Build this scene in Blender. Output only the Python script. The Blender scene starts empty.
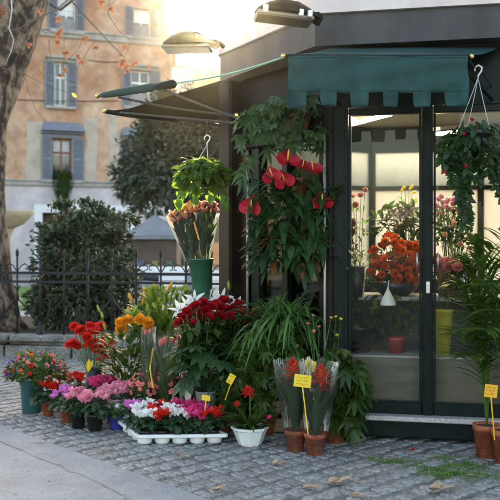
import bpy, math, random
from mathutils import Vector as V, Matrix, Quaternion
random.seed(11)
S = bpy.context.scene
COL = S.collection
R = math.radians
U = random.uniform
# ------------------------------------------------------------------ camera
FPX, CX, HY, CAMZ = 850.0, 250.0, 240.0, 1.5
cam = bpy.data.cameras.new('camera'); co = bpy.data.objects.new('camera', cam); COL.objects.link(co)
co.location = (0, 0, CAMZ); co.rotation_euler = (R(90), 0, 0)
cam.sensor_width = 36; cam.lens = FPX/500*36; cam.shift_y = -0.02
cam.clip_start = 0.1; cam.clip_end = 3000
cam.dof.use_dof = True; cam.dof.focus_distance = 6.3; cam.dof.aperture_fstop = 3.4
S.camera = co
# ------------------------------------------------------------------ light
SUN_AZ, SUN_EL = -3.0, 15.2                       # degrees from +Y, seen just right of the house edge
w = bpy.data.worlds.new('World'); S.world = w; w.use_nodes = True
wn = w.node_tree.nodes; wl = w.node_tree.links
bg = wn['Background']; sky = wn.new('ShaderNodeTexSky'); sky.sky_type = 'NISHITA'; sky.sun_disc = False
sky.sun_elevation = R(SUN_EL); sky.sun_rotation = R(SUN_AZ); sky.dust_density = 3.0; sky.air_density = 1.0
wl.new(sky.outputs[0], bg.inputs[0]); bg.inputs[1].default_value = 0.15
sd = V((math.sin(R(SUN_AZ))*math.cos(R(SUN_EL)), math.cos(R(SUN_AZ))*math.cos(R(SUN_EL)), math.sin(R(SUN_EL))))
sl = bpy.data.lights.new('sun', 'SUN'); so = bpy.data.objects.new('sun', sl); COL.objects.link(so)
sl.energy = 4.0; sl.angle = R(0.5); sl.color = (1, .80, .54)
so.rotation_euler = sd.to_track_quat('Z', 'Y').to_euler(); so.location = (0, 30, 30)
S.view_settings.view_transform = 'Standard'; S.view_settings.look = 'None'
S.view_settings.exposure = 2.6; S.view_settings.use_white_balance = True; S.view_settings.white_balance_temperature = 7700; S.view_settings.gamma = 1; S.view_settings.use_curve_mapping = False
S.render.engine = 'CYCLES'
S.cycles.max_bounces = 8; S.cycles.transparent_max_bounces = 24; S.cycles.use_denoising = True
S.cycles.caustics_reflective = False; S.cycles.caustics_refractive = False

def P(px, py, Y): return V(((px-CX)*Y/FPX, Y, CAMZ-(py-HY)*Y/FPX))
def GY(py): return FPX*CAMZ/(py-HY)               # depth of a ground point
def GP(px, py): y = GY(py); return V(((px-CX)*y/FPX, y, 0))

# ------------------------------------------------------------------ materials
MATS = {}
def mat(name, c=(.5,.5,.5), c2=None, rough=.6, metal=0.0, scale=8.0, detail=6, bump=0.0, bscale=None, transl=0.0,
        island=False, emit=None, spec=.5, lo=.35, hi=.65, stretch=None, coat=0.0, imix=.3, speck=0, slo=.58, tmul=1.6):
    if name in MATS: return MATS[name]
    m = bpy.data.materials.new(name); m.use_nodes = True; MATS[name] = m
    n, l = m.node_tree.nodes, m.node_tree.links
    b = n['Principled BSDF']; out = n['Material Output']
    b.inputs['Roughness'].default_value = rough; b.inputs['Metallic'].default_value = metal
    b.inputs['Specular IOR Level'].default_value = spec; b.inputs['Coat Weight'].default_value = coat
    b.inputs['Base Color'].default_value = (*c, 1)
    colsock = None
    tc = n.new('ShaderNodeTexCoord')
    src = tc.outputs['Object']
    if stretch:
        mp = n.new('ShaderNodeMapping'); mp.inputs['Scale'].default_value = stretch; l.new(src, mp.inputs[0]); src = mp.outputs[0]
    if c2:
        rp = n.new('ShaderNodeValToRGB'); rp.color_ramp.elements[0].color = (*c, 1); rp.color_ramp.elements[1].color = (*c2, 1)
        if island:
            g = n.new('ShaderNodeNewGeometry'); nz = n.new('ShaderNodeTexNoise'); nz.inputs['Scale'].default_value = scale
            l.new(src, nz.inputs['Vector'])
            mx = n.new('ShaderNodeMix'); mx.data_type = 'FLOAT'; mx.inputs[0].default_value = imix
            l.new(g.outputs['Random Per Island'], mx.inputs[2]); l.new(nz.outputs[0], mx.inputs[3]); l.new(mx.outputs[0], rp.inputs[0])
            rp.color_ramp.elements[0].position = .1; rp.color_ramp.elements[1].position = .9
        else:
            nz = n.new('ShaderNodeTexNoise'); nz.inputs['Scale'].default_value = scale; nz.inputs['Detail'].default_value = detail
            nz.inputs['Roughness'].default_value = .65
            l.new(src, nz.inputs['Vector']); l.new(nz.outputs[0], rp.inputs[0])
            rp.color_ramp.elements[0].position = lo; rp.color_ramp.elements[1].position = hi
        colsock = rp.outputs[0]
        if speck:
            n3 = n.new('ShaderNodeTexNoise'); n3.inputs['Scale'].default_value = speck; n3.inputs['Detail'].default_value = 4; l.new(src, n3.inputs['Vector'])
            r3_ = n.new('ShaderNodeValToRGB'); r3_.color_ramp.elements[0].position = .36; r3_.color_ramp.elements[1].position = .62
            r3_.color_ramp.elements[0].color = (slo,slo*.985,slo*.97,1); r3_.color_ramp.elements[1].color = (1.08,1.08,1.08,1); l.new(n3.outputs[0], r3_.inputs[0])
            m3 = n.new('ShaderNodeMix'); m3.data_type = 'RGBA'; m3.blend_type = 'MULTIPLY'; m3.inputs[0].default_value = 1
            l.new(colsock, m3.inputs[6]); l.new(r3_.outputs[0], m3.inputs[7]); colsock = m3.outputs[2]
        l.new(colsock, b.inputs['Base Color'])
    if bump:
        nb = n.new('ShaderNodeTexNoise'); nb.inputs['Scale'].default_value = bscale or scale*4; nb.inputs['Detail'].default_value = 5
        l.new(src, nb.inputs['Vector'])
        bp = n.new('ShaderNodeBump'); bp.inputs['Strength'].default_value = bump; bp.inputs['Distance'].default_value = .02
        l.new(nb.outputs[0], bp.inputs['Height']); l.new(bp.outputs[0], b.inputs['Normal'])
    if transl:
        t = n.new('ShaderNodeBsdfTranslucent'); t.inputs[0].default_value = (*[min(1, x*(tmul if island else 1)) for x in (c2 or c)], 1)
        mxs = n.new('ShaderNodeMixShader'); mxs.inputs[0].default_value = transl
        l.new(b.outputs[0], mxs.inputs[1]); l.new(t.outputs[0], mxs.inputs[2]); l.new(mxs.outputs[0], out.inputs[0])
    if emit:
        b.inputs['Emission Color'].default_value = (*emit[0], 1); b.inputs['Emission Strength'].default_value = emit[1]
    return m
def leafm(name, c, c2, rough=.42, transl=.3): return mat(name, c, c2, rough=rough, island=True, scale=15, transl=transl, spec=.28)
def petalm(name, c, c2, transl=.3): return mat(name, c, c2, rough=.55, island=True, scale=40, transl=transl, spec=.3, tmul=1.1)
def clear(name, tint=(.95,.97,.96), gloss=.1, rough=.05, haze=0.0, crinkle=0.0, fk=.75):
    if name in MATS: return MATS[name]
    m = bpy.data.materials.new(name); m.use_nodes = True; MATS[name] = m
    n, l = m.node_tree.nodes, m.node_tree.links
    n.remove(n['Principled BSDF']); out = n['Material Output']
    tr = n.new('ShaderNodeBsdfTransparent'); tr.inputs[0].default_value = (*tint, 1)
    gl = n.new('ShaderNodeBsdfGlossy'); gl.inputs['Roughness'].default_value = rough
    fr = n.new('ShaderNodeFresnel'); fr.inputs[0].default_value = 1.45
    ad = n.new('ShaderNodeMath'); ad.operation = 'MULTIPLY_ADD'; ad.inputs[1].default_value = fk; ad.inputs[2].default_value = gloss; ad.use_clamp = True
    l.new(fr.outputs[0], ad.inputs[0])
    mx = n.new('ShaderNodeMixShader'); l.new(ad.outputs[0], mx.inputs[0]); l.new(tr.outputs[0], mx.inputs[1]); l.new(gl.outputs[0], mx.inputs[2])
    last = mx
    if crinkle:
        tc = n.new('ShaderNodeTexCoord'); nz = n.new('ShaderNodeTexNoise'); nz.inputs['Scale'].default_value = 14; nz.inputs['Detail'].default_value = 3
        mp = n.new('ShaderNodeMapping'); mp.inputs['Scale'].default_value = (1.6, 1.6, .35)
        l.new(tc.outputs['Object'], mp.inputs[0]); l.new(mp.outputs[0], nz.inputs['Vector'])
        bp = n.new('ShaderNodeBump'); bp.inputs['Strength'].default_value = crinkle; bp.inputs['Distance'].default_value = .06
        l.new(nz.outputs[0], bp.inputs['Height']); l.new(bp.outputs[0], gl.inputs['Normal']); l.new(bp.outputs[0], fr.inputs['Normal'])
    if haze:
        df = n.new('ShaderNodeBsdfDiffuse'); df.inputs[0].default_value = (.8,.8,.78,1)
        m2 = n.new('ShaderNodeMixShader'); m2.inputs[0].default_value = haze
        l.new(mx.outputs[0], m2.inputs[1]); l.new(df.outputs[0], m2.inputs[2]); last = m2
    l.new(last.outputs[0], out.inputs[0]); return m

# ------------------------------------------------------------------ mesh building
Z = V((0, 0, 1))
class MB:
    def __init__(s): s.v = []; s.f = []; s.m = []
    def add(s, vs, fs, mi=0):
        o = len(s.v); s.v.extend([tuple(p) for p in vs]); s.f.extend([tuple(i+o for i in f) for f in fs]); s.m.extend([mi]*len(fs))
    def box(s, c, size, rot=None, mi=0, bev=0.0):
        hx, hy, hz = [x/2 for x in size]
        if bev:
            b = min(bev, hx*.9, hy*.9, hz*.9); vs = []
            # chamfered box: 24 verts
            for sx in (-1,1):
                for sy in (-1,1):
                    for sz in (-1,1):
                        vs += [V((sx*hx, sy*(hy-b), sz*(hz-b))), V((sx*(hx-b), sy*hy, sz*(hz-b))), V((sx*(hx-b), sy*(hy-b), sz*hz))]
            def I(sx,sy,sz,k): return (((sx>0)*2+(sy>0))*2+(sz>0))*3+k
            fs = []
            for a in (-1,1):
                fs.append((I(a,-1,-1,0),I(a,1,-1,0),I(a,1,1,0),I(a,-1,1,0)))
                fs.append((I(-1,a,-1,1),I(1,a,-1,1),I(1,a,1,1),I(-1,a,1,1)))
                fs.append((I(-1,-1,a,2),I(1,-1,a,2),I(1,1,a,2),I(-1,1,a,2)))
                for b2 in (-1,1):
                    fs.append((I(a,b2,-1,0),I(a,b2,1,0),I(a,b2,1,1),I(a,b2,-1,1)))
                    fs.append((I(a,-1,b2,0),I(a,1,b2,0),I(a,1,b2,2),I(a,-1,b2,2)))
                    fs.append((I(-1,a,b2,1),I(1,a,b2,1),I(1,a,b2,2),I(-1,a,b2,2)))
                    for c2 in (-1,1): fs.append((I(a,b2,c2,0),I(a,b2,c2,1),I(a,b2,c2,2)))
        else:
            vs = [V((x*hx, y*hy, z*hz)) for x in (-1,1) for y in (-1,1) for z in (-1,1)]
            fs = [(0,1,3,2),(4,6,7,5),(0,4,5,1),(2,3,7,6),(0,2,6,4),(1,5,7,3)]
        if rot is not None: vs = [rot @ p for p in vs]
        c = V(c); s.add([p+c for p in vs], fs, mi)
    def beam(s, a, b, wdt, h, mi=0, bev=0.0, up=Z):        # box from a to b, width across, height along up
        a, b = V(a), V(b); d = b-a; L = d.length; x = d/L; y = up.cross(x).normalized(); z = x.cross(y)
        s.box((a+b)/2, (L, wdt, h), Matrix((x, y, z)).transposed(), mi, bev)
    def tube(s, pts, r, n=8, mi=0, cap=True):
        pts = [V(p) for p in pts]; k = len(pts)
        rs = r if isinstance(r, (list, tuple)) else [r]*k
        vs = []; prev = None
        for i, p in enumerate(pts):
            d = (pts[min(i+1,k-1)]-pts[max(i-1,0)])
            d = d.normalized() if d.length > 1e-9 else Z
            if prev is None: a = d.orthogonal().normalized()
            else:
                a = prev - d*prev.dot(d)
                a = a.normalized() if a.length > 1e-6 else d.orthogonal().normalized()
            prev = a; b = d.cross(a)
            for j in range(n):
                t = 2*math.pi*j/n; vs.append(p + (a*math.cos(t)+b*math.sin(t))*rs[i])
        fs = [(i*n+j, i*n+(j+1)%n, (i+1)*n+(j+1)%n, (i+1)*n+j) for i in range(k-1) for j in range(n)]
        if cap: fs += [tuple(range(n-1,-1,-1)), tuple(range((k-1)*n, k*n))]
        s.add(vs, fs, mi)
    def lathe(s, prof, c=(0,0,0), n=20, mi=0, axis=None):
        c = V(c); q = axis.to_track_quat('Z','Y') if axis is not None else None; vs = []
        for r, z in prof:
            for j in range(n):
                t = 2*math.pi*j/n; p = V((r*math.cos(t), r*math.sin(t), z))
                if q: p = q @ p
                vs.append(p+c)
        fs = [(i*n+j, i*n+(j+1)%n, (i+1)*n+(j+1)%n, (i+1)*n+j) for i in range(len(prof)-1) for j in range(n)]
        s.add(vs, fs, mi)
    def quad(s, a, b, c, d, mi=0): s.add([a,b,c,d], [(0,1,2,3)], mi)
    def grid(s, fn, nu, nv, mi=0):
        vs = [fn(i/nu, j/nv) for i in range(nu+1) for j in range(nv+1)]
        s.add(vs, [(i*(nv+1)+j, (i+1)*(nv+1)+j, (i+1)*(nv+1)+j+1, i*(nv+1)+j+1) for i in range(nu) for j in range(nv)], mi)
    def leaf(s, base, d, L, W, up=Z, droop=0.0, fold=.25, seg=3, prof='oval', mi=0, curl=0.0):
        base = V(base); d = V(d).normalized(); sd_ = d.cross(up)
        if sd_.length < 1e-3: sd_ = d.orthogonal()
        sd_.normalize(); nn = sd_.cross(d); vs = []
        for i in range(seg+1):
            t = i/seg
            if prof == 'oval': ww = math.sin(math.pi*min(1,max(0,.04+.93*t)))**.8
            elif prof == 'heart': ww = (.75, 1.0, .72, .42, .04)[min(4, round(t*4))]
            elif prof == 'strap': ww = (1-.25*abs(2*t-1))*(1 if t < .7 else max(.03, (1-t)/.3))
            elif prof == 'round': ww = (.35,.95,1,.6,.15)[min(4, round(t*4))]
            elif prof == 'petal': ww = (.25,.7,1,.95,.35)[min(4, round(t*4))]
            else: ww = 1
            p = base + d*(L*t) + nn*(curl*L*t*t) - Z*(droop*L*t*t)
            e = sd_*(ww*W/2); f = nn*(fold*ww*W/2)
            vs += [p-e+f, p, p+e+f]
        fs = []
        for i in range(seg):
            o = i*3; fs += [(o,o+1,o+4,o+3), (o+1,o+2,o+5,o+4)]
        s.add(vs, fs, mi)
    def build(s, name, mats, parent=None, smooth=False, solid=0.0, local=False):
        me = bpy.data.meshes.new(name); me.from_pydata(s.v, [], s.f); me.validate()
        for m in (mats if isinstance(mats, (list, tuple)) else [mats]): me.materials.append(m)
        if len(me.polygons) == len(s.m): me.polygons.foreach_set('material_index', s.m)
        if smooth: me.polygons.foreach_set('use_smooth', [True]*len(me.polygons))
        o = bpy.data.objects.new(name, me); COL.objects.link(o)
        if parent is not None:
            o.parent = parent
            if not local:                                  # verts were given in world space
                off = WLOC[parent.name]
                me.transform(Matrix.Translation(-off))
                WLOC[o.name] = off
            else: WLOC[o.name] = WLOC.get(parent.name, V((0,0,0)))
        else: WLOC[o.name] = V((0,0,0))
        if solid:
            md = o.modifiers.new('thickness', 'SOLIDIFY'); md.thickness = solid; md.offset = 0
        return o
WLOC = {}
def thing(name, label, cat, loc=(0,0,0), group=None):
    o = bpy.data.objects.new(name, None); COL.objects.link(o); o.location = loc; o.empty_display_size = .1
    o['label'] = label; o['category'] = cat
    if group: o['group'] = group
    WLOC[o.name] = V(loc); return o
def tag(o, label, cat, group=None, kind=None):
    o['label'] = label; o['category'] = cat
    if group: o['group'] = group
    if kind: o['kind'] = kind
    return o
def struct(o, kind='structure'): o['kind'] = kind; return o
def part(name, mesh, parent, loc, d=Z, scale=1.0, spin=None):
    o = bpy.data.objects.new(name, mesh); COL.objects.link(o); o.parent = parent; o.location = loc
    q = V(d).to_track_quat('Z', 'Y') @ Quaternion((0,0,1), U(0, 6.28) if spin is None else spin)
    o.rotation_euler = q.to_euler(); o.scale = (scale,)*3; return o
def meshdata(mb, name, mats):
    me = bpy.data.meshes.new(name); me.from_pydata(mb.v, [], mb.f)
    for m in (mats if isinstance(mats, (list, tuple)) else [mats]): me.materials.append(m)
    me.polygons.foreach_set('material_index', mb.m); me.polygons.foreach_set('use_smooth', [True]*len(me.polygons)); return me
def rdir(zlo=-1, zhi=1):
    a = U(0, 6.2832); z = U(zlo, zhi); r = math.sqrt(max(0, 1-z*z)); return V((r*math.cos(a), r*math.sin(a), z))
def aim(d, j): return (V(d)+rdir()*j).normalized()

# ------------------------------------------------------------------ palette
M_cob = mat('basalt cobble', (.20,.193,.19), (.40,.39,.385), rough=.45, island=True, scale=2.2, bump=.8, bscale=60, imix=.5, speck=38)
M_joint = mat('dirt joint', (.10,.094,.085), (.26,.25,.23), rough=.95, scale=5, detail=12, speck=90)
M_asph = mat('worn asphalt', (.28,.28,.29), (.40,.40,.41), rough=.75, scale=3.5, detail=14, bump=.7, bscale=160, lo=.3, hi=.7, speck=110, slo=.80)
M_stone = mat('kerb stone', (.13,.12,.11), (.30,.28,.25), rough=.85, scale=5, detail=12, bump=.5, bscale=60, speck=40)
M_soil = mat('soil', (.03,.022,.015), (.06,.045,.03), rough=.95, scale=30, bump=.6)
M_gravel = mat('pale gravel', (.28,.26,.23), (.42,.40,.36), rough=.9, scale=6, bump=.3)
M_lawn = mat('lawn', (.06,.14,.02), (.12,.22,.04), rough=.9, scale=14, bump=.6)
M_terra = mat('terracotta', (.30,.055,.022), (.48,.13,.062), rough=.7, scale=9, detail=10, bump=.15, speck=55)
M_blackpot = mat('black plastic', (.012,.012,.013), (.02,.02,.022), rough=.45)
M_whitep = mat('white plastic', (.70,.70,.70), (.80,.80,.80), rough=.4, scale=12)
M_green = mat('dark green metal', (.005,.011,.010), (.008,.016,.014), rough=.38, scale=6, spec=.12)
M_brown = mat('brown metal', (.010,.0075,.0065), (.020,.014,.012), rough=.5, scale=5, detail=10, spec=.12)
M_band = mat('grey fascia metal', (.052,.050,.052), (.086,.083,.084), rough=.55, scale=2.5, detail=12, stretch=(1,1,.35), spec=.2)
M_pink = mat('pale pink plaster', (.60,.50,.48), (.70,.60,.58), rough=.8, scale=5)
M_teal = mat('teal awning canvas', (.003,.038,.036), (.0055,.056,.052), rough=.75, scale=7, bump=.25, bscale=9, transl=.12)
M_alu = mat('aluminium strip', (.45,.44,.43), (.55,.54,.53), rough=.35, metal=.6)
M_iron = mat('wrought iron', (.012,.012,.013), (.026,.025,.026), rough=.55, scale=20, spec=.25)
M_brass = mat('brass knob', (.75,.48,.18), rough=.25, metal=1)
M_rope = mat('braided cord', (.02,.022,.022), (.07,.075,.07), rough=.6, scale=60)
M_cordg = mat('pale green cord', (.10,.34,.30), rough=.6)
M_gran = mat('granite', (.28,.25,.24), (.55,.50,.48), rough=.5, scale=90, detail=2)
M_glass = clear('window glass', gloss=.0, rough=.02, fk=.4)
M_cell = clear('cellophane', gloss=.0, rough=.14, haze=.012, crinkle=.55)
M_yel = mat('yellow tag', (.80,.50,.015), (.85,.56,.03), rough=.5)
M_ink = mat('tag ink', (.10,.07,.03), rough=.7)
M_twig = mat('twig', (.10,.075,.055), (.18,.15,.12), rough=.85, scale=20)
M_palebranch = mat('pale branch', (.42,.39,.35), (.55,.52,.48), rough=.85, scale=12)
M_stem = leafm('stem green', (.05,.12,.02), (.10,.20,.05))
M_wood = mat('crate wood', (.16,.10,.055), (.26,.17,.10), rough=.8, scale=6, stretch=(1,8,8))

L_dark = leafm('leaf dark', (.012,.034,.007), (.042,.088,.016))
L_mid = leafm('leaf mid', (.019,.050,.007), (.072,.128,.020))
L_lite = leafm('leaf light', (.07,.16,.018), (.15,.26,.035), transl=.4)
L_blue = leafm('leaf bluish', (.016,.046,.018), (.05,.098,.036))
L_cyc = leafm('cyclamen leaf', (.014,.040,.016), (.055,.10,.05))
L_shrub = leafm('shrub leaf', (.018,.038,.017), (.085,.12,.065), rough=.30, transl=.15)
L_shrub2 = leafm('shrub leaf worn', (.09,.08,.035), (.17,.11,.05))
L_tree = leafm('evergreen leaf', (.026,.040,.030), (.08,.10,.074), rough=.5, transl=.12)
L_aut = leafm('autumn leaf', (.20,.07,.035), (.40,.18,.10), rough=.7, transl=.4)
L_dry = mat('dry fallen leaf', (.30,.17,.10), (.50,.33,.22), rough=.8, scale=30, bump=.3)
P_red = petalm('petal red', (.52,.008,.010), (.72,.025,.015))
P_dred = petalm('petal crimson', (.30,.004,.012), (.48,.010,.018))
P_hot = petalm('petal hot pink', (.62,.02,.13), (.80,.06,.24))
P_pink = petalm('petal pink', (.70,.10,.22), (.82,.34,.44))
P_mag = petalm('petal magenta', (.52,.06,.40), (.72,.20,.58))
P_sal = petalm('petal salmon', (.74,.12,.12), (.84,.30,.26))
P_white = petalm('petal white', (.76,.76,.74), (.84,.84,.82))
P_org = petalm('petal orange', (.80,.26,.012), (.88,.42,.03))
P_peach = petalm('petal peach', (.82,.33,.18), (.90,.55,.38), transl=.45)
P_purp = petalm('petal purple', (.10,.03,.36), (.22,.06,.55))
P_yel = petalm('petal yellow', (.80,.58,.04), (.88,.72,.12))
P_verm = petalm('petal vermilion', (.76,.07,.008), (.88,.16,.016))
P_budg = petalm('bud green', (.22,.34,.06), (.42,.48,.10))
P_budo = petalm('bud orange', (.55,.34,.05), (.75,.42,.06))
P_anth = mat('anthurium spathe', (.36,.006,.018), (.50,.014,.03), rough=.38, scale=45, transl=.10, bump=.35, bscale=90, speck=60, slo=.75, spec=.3)
M_spadix = mat('spadix', (.75,.45,.10), rough=.5)

# ------------------------------------------------------------------ bloom meshes (shared by copies)
BL = {}
def bloom(kind, pm):
    k = (kind, pm.name)
    if k in BL: return BL[k]
    mb = MB(); mats = [pm, M_stem]
    if kind == 'cyclamen':
        for i in range(5):
            a = i*1.2566+U(-.2,.2); o = V((math.cos(a), math.sin(a), 0))
            tw = V((-o.y, o.x, 0))
            mb.leaf(o*.006, (o*.62+Z*.85+tw*.25), .040, .026, up=-o+tw*.4, curl=-.25, fold=.2, seg=4, prof='petal')
        mb.lathe([(.0,-.012),(.007,-.008),(.008,.002),(.003,.006)], n=8)
    elif kind == 'disc':                                    # gerbera-like, double
        for ring, (n, L, el) in enumerate(((15,.045,.12),(12,.036,.4),(9,.024,.9))):
            for i in range(n):
                a = 6.2832*i/n+ring*.2+U(-.08,.08); o = V((math.cos(a), math.sin(a), el+U(-.1,.1)))
                mb.leaf(o*.004, o, L*U(.9,1.1), .016, droop=.15, fold=.25, seg=3, prof='petal')
        mb.lathe([(.011,-.002),(.010,.007),(.0,.009)], n=8, mi=0)
    elif kind == 'rose':
        for ring, (n, L, W, el, rr) in enumerate(((3,.042,.030,2.6,.004),(4,.044,.042,1.8,.010),(5,.045,.050,1.1,.014),(6,.044,.052,.55,.016))):
            for i in range(n):
                a = 6.2832*i/n+ring*.7+U(-.1,.1); o = V((math.cos(a), math.sin(a), 0))
                mb.leaf(o*rr*.5, o+Z*el, L*U(.92,1.08), W, up=-o, curl=.34-.42*(ring/3), fold=.55, seg=4, prof='petal')
        for i in range(5):
            a = 1.2566*i; o = V((math.cos(a), math.sin(a), .4)); mb.leaf(-Z*.004, o, .026, .009, droop=.5, mi=1)
        mb.lathe([(.004,-.02),(.011,-.012),(.012,0)], n=8, mi=1)
    elif kind == 'ball':                                    # ranunculus / marigold
        for ring in range(5):
            n = (10, 10, 8, 6, 3)[ring]; el = (-.1,.35,.8,1.5,4)[ring]
            for i in range(n):
                a = 6.2832*i/n+ring*.4; o = V((math.cos(a), math.sin(a), el)).normalized()
                mb.leaf(o*.008, o, .030*U(.9,1.05), .024, up=Z if ring < 3 else V((o.x,o.y,.1)), curl=.15, fold=.4, seg=4, prof='petal')
    elif kind == 'anemone':                                 # open cup with dark eye
        for ring, (n, L, el) in enumerate(((6,.034,.35),(6,.028,.9))):
            for i in range(n):
                a = 6.2832*i/n+ring*.5; o = V((math.cos(a), math.sin(a), el))
                mb.leaf(o*.003, o, L, .032, curl=.3, fold=.3, seg=4, prof='petal')
        mb.lathe([(.010,.004),(.008,.012),(0,.014)], n=10, mi=1); mats = [pm, M_blackpot]
    elif kind == 'lily':
        for i in range(6):
            a = 1.0472*i; o = V((math.cos(a), math.sin(a), .75)); mb.leaf((0,0,0), o, .105, .036 if i % 2 else .028, curl=-.35, fold=.3, seg=5)
        for i in range(5):
            a = 1.2566*i; o = V((math.cos(a)*.3, math.sin(a)*.3, 1)); mb.tube([(0,0,0), o*.06], .0012, 4, mi=1)
        mb.lathe([(.003,-.03),(.007,-.01),(.009,.01)], n=8, mi=1)
    elif kind == 'bud':
        mb.lathe([(.003,0),(.010,.012),(.013,.034),(.011,.056),(.004,.074),(0,.078)], n=8)
    elif kind == 'tiny':
        for i in range(5):
            a = 1.2566*i; o = V((math.cos(a), math.sin(a), .35)); mb.leaf((0,0,0), o, .015, .013, fold=.2, seg=2, prof='petal')
        for i in range(4):
            a = 1.57*i; o = V((math.cos(a), math.sin(a), 1.1)); mb.leaf((0,0,0), o, .011, .010, fold=.3, seg=2, prof='petal')
    elif kind == 'tulip':
        for i in range(6):
            a = 1.0472*i; o = V((math.cos(a), math.sin(a), 0)); mb.leaf(o*.004, o*.55+Z, .050, .032, up=-o, curl=.35, fold=.5, seg=4, prof='petal')
    elif kind == 'star':                                    # bromeliad bract
        for ring, (n, L, el) in enumerate(((7,.062,.35),(7,.058,.9),(5,.050,1.8),(3,.045,5))):
            for i in range(n):
                a = 6.2832*i/n+ring*.5; o = V((math.cos(a), math.sin(a), el))
                mb.leaf(Z*.012*ring-Z*.02, o, L, .016, curl=-.25, fold=.35, seg=4)
    elif kind == 'spathe':                                  # anthurium: heart plate + spadix
        pts = []
        n = 44
        for i in range(n):
            t = 6.2832*i/n; x = 16*math.sin(t)**3/17; y = (13*math.cos(t)-5*math.cos(2*t)-2*math.cos(3*t)-math.cos(4*t))/17
            pts.append((x*.052, -y*.056))
        vs = []
        for k in (1.0, .66, .33):
            for x, y in pts: vs.append((x*k, y*k, -.014*(1-k*k)+5.5*(x*k)**2-.10*max(0,-y*k-.02)**1.0*(.5)+U(-.0010,.0010)*k+.0022*math.sin(x*260)*math.sin(y*190)))
        vs.append((0,0,-.014)); fs = []
        for r_ in range(2):
            for i in range(n): j = (i+1) % n; fs.append((r_*n+i, r_*n+j, (r_+1)*n+j, (r_+1)*n+i))
        for i in range(n): fs.append((2*n+i, 2*n+(i+1) % n, 3*n))
        mb.add(vs, fs); mb.tube([(0,-.005,-.01),(0,.012,.012),(0,.018,.018),(0,.024,.025)], [.0035,.0038,.003,.0015], 6, mi=1); mats = [pm, M_spadix]
    BL[k] = meshdata(mb, kind+'_bloom', mats); return BL[k]

# ------------------------------------------------------------------ plant building blocks
def pot_prof(rb, rt, h, rim=.012, wall=.006):
    return [(0,0),(rb,0),(rt*.985,h-rim*2),(rt*1.06,h-rim*2),(rt*1.07,h),(rt*1.07-wall,h),(rt-wall*2,h-.02),(0,h-.022)]
def pot(parent, rb, rt, h, m, z=0.0, name='pot', n=24, rim=.012):
    mb = MB(); mb.lathe(pot_prof(rb, rt, h, rim), (0,0,z), n); o = mb.build(name, m, parent, smooth=False, local=True)
    for p in o.data.polygons: p.use_smooth = n > 10
    s = MB(); s.lathe([(rt*.95, h-.018),(rt*.5, h-.010),(0, h-.008)], (0,0,z), 14); s.build('soil', M_soil, o, local=True); return o
def dome_leaves(mb, c, rad, n, L, W, prof='round', zlo=-.15, seg=4, out=.7, droop=.2, fold=.2, mi=0, inner=.55, stems=True):
    c = V(c)
    for _ in range(n):
        d = rdir(zlo, 1); k = U(inner, 1)
        p = c + V((d.x*rad[0], d.y*rad[1], d.z*rad[2]))*k
        dd = (V((d.x, d.y, d.z*.4))*out + rdir()*.5).normalized()
        mb.leaf(p, dd, L*U(.75,1.2), W*U(.8,1.15), up=(Z+d*.6+rdir()*.3).normalized(), droop=droop, fold=fold, seg=seg, prof=prof, mi=mi)
        if stems and random.random() < .35: mb.tube([c-Z*rad[2]*.3, (c+p)/2+V((0,0,.01)), p], .0018, 4, mi=1, cap=False)
def whorl(mb, c, n, L, W, d, spread=.5, mi=0, droop=.3, prof='oval', seg=3):
    d = V(d).normalized(); a = d.orthogonal().normalized(); b = d.cross(a); off = U(0, 6)
    for i in range(n):
        t = off+6.2832*i/n; o = (a*math.cos(t)+b*math.sin(t))*(1)+d*spread
        mb.leaf(c, o, L*U(.85,1.1), W, up=(d+rdir()*.15), droop=droop, fold=.2, seg=seg, prof=prof, mi=mi)
def palmate(mb, c, d, size, mi=0, n=8, spread=2.3):                      # fatsia: one lobed hand
    d = V(d).normalized(); up = V((0,0,1))+d*.2; s_ = d.cross(up).normalized(); nn = s_.cross(d)
    for i in range(n):
        t = (i/(n-1)-.5)*2*spread; o = d*math.cos(t)+s_*math.sin(t)
        L = size*(1-.22*abs(t)/spread)
        mb.leaf(V(c)-o*size*.06, o, L, size*.42, up=nn, droop=.28, fold=.15, seg=4, mi=mi)

GC = 'potted cyclamens on the paving'
def cyclamen(label, pm, loc, potm, h=.12, r=.055, fr=.12, nf=12, nl=46, group=GC, potz=0, flat=1.0, shape='pot'):
    t = thing('potted_cyclamen', label, 'potted plant', loc, group)
    pot(t, r*.75, r, h, potm)
    mb = MB(); dome_leaves(mb, (0,0,h+.03), (fr*1.05, fr*1.05, .095*flat), int(nl*1.7), .052, .050, droop=.3, zlo=-.35 if flat == 1 else -.15)
    fl = []
    for i in range(nf):
        a = U(0, 6.28); rr = fr*.85*math.sqrt(U(0,1)); p = V((rr*math.cos(a), rr*math.sin(a), h+.122*flat+.012+U(-.02,.03)-rr*.15))
        mb.tube([(p.x*.3,p.y*.3,h),(p.x*.8,p.y*.8,h+.06),tuple(p-Z*.01)], .0016, 4, mi=1, cap=False); fl.append(p)
    mb.build('foliage', [L_cyc, L_dark], t, smooth=True, local=True)
    me = bloom('cyclamen', pm)
    for p in fl: part('flower', me, t, p, aim(Z, .35), U(.9,1.2))
    return t
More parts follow.
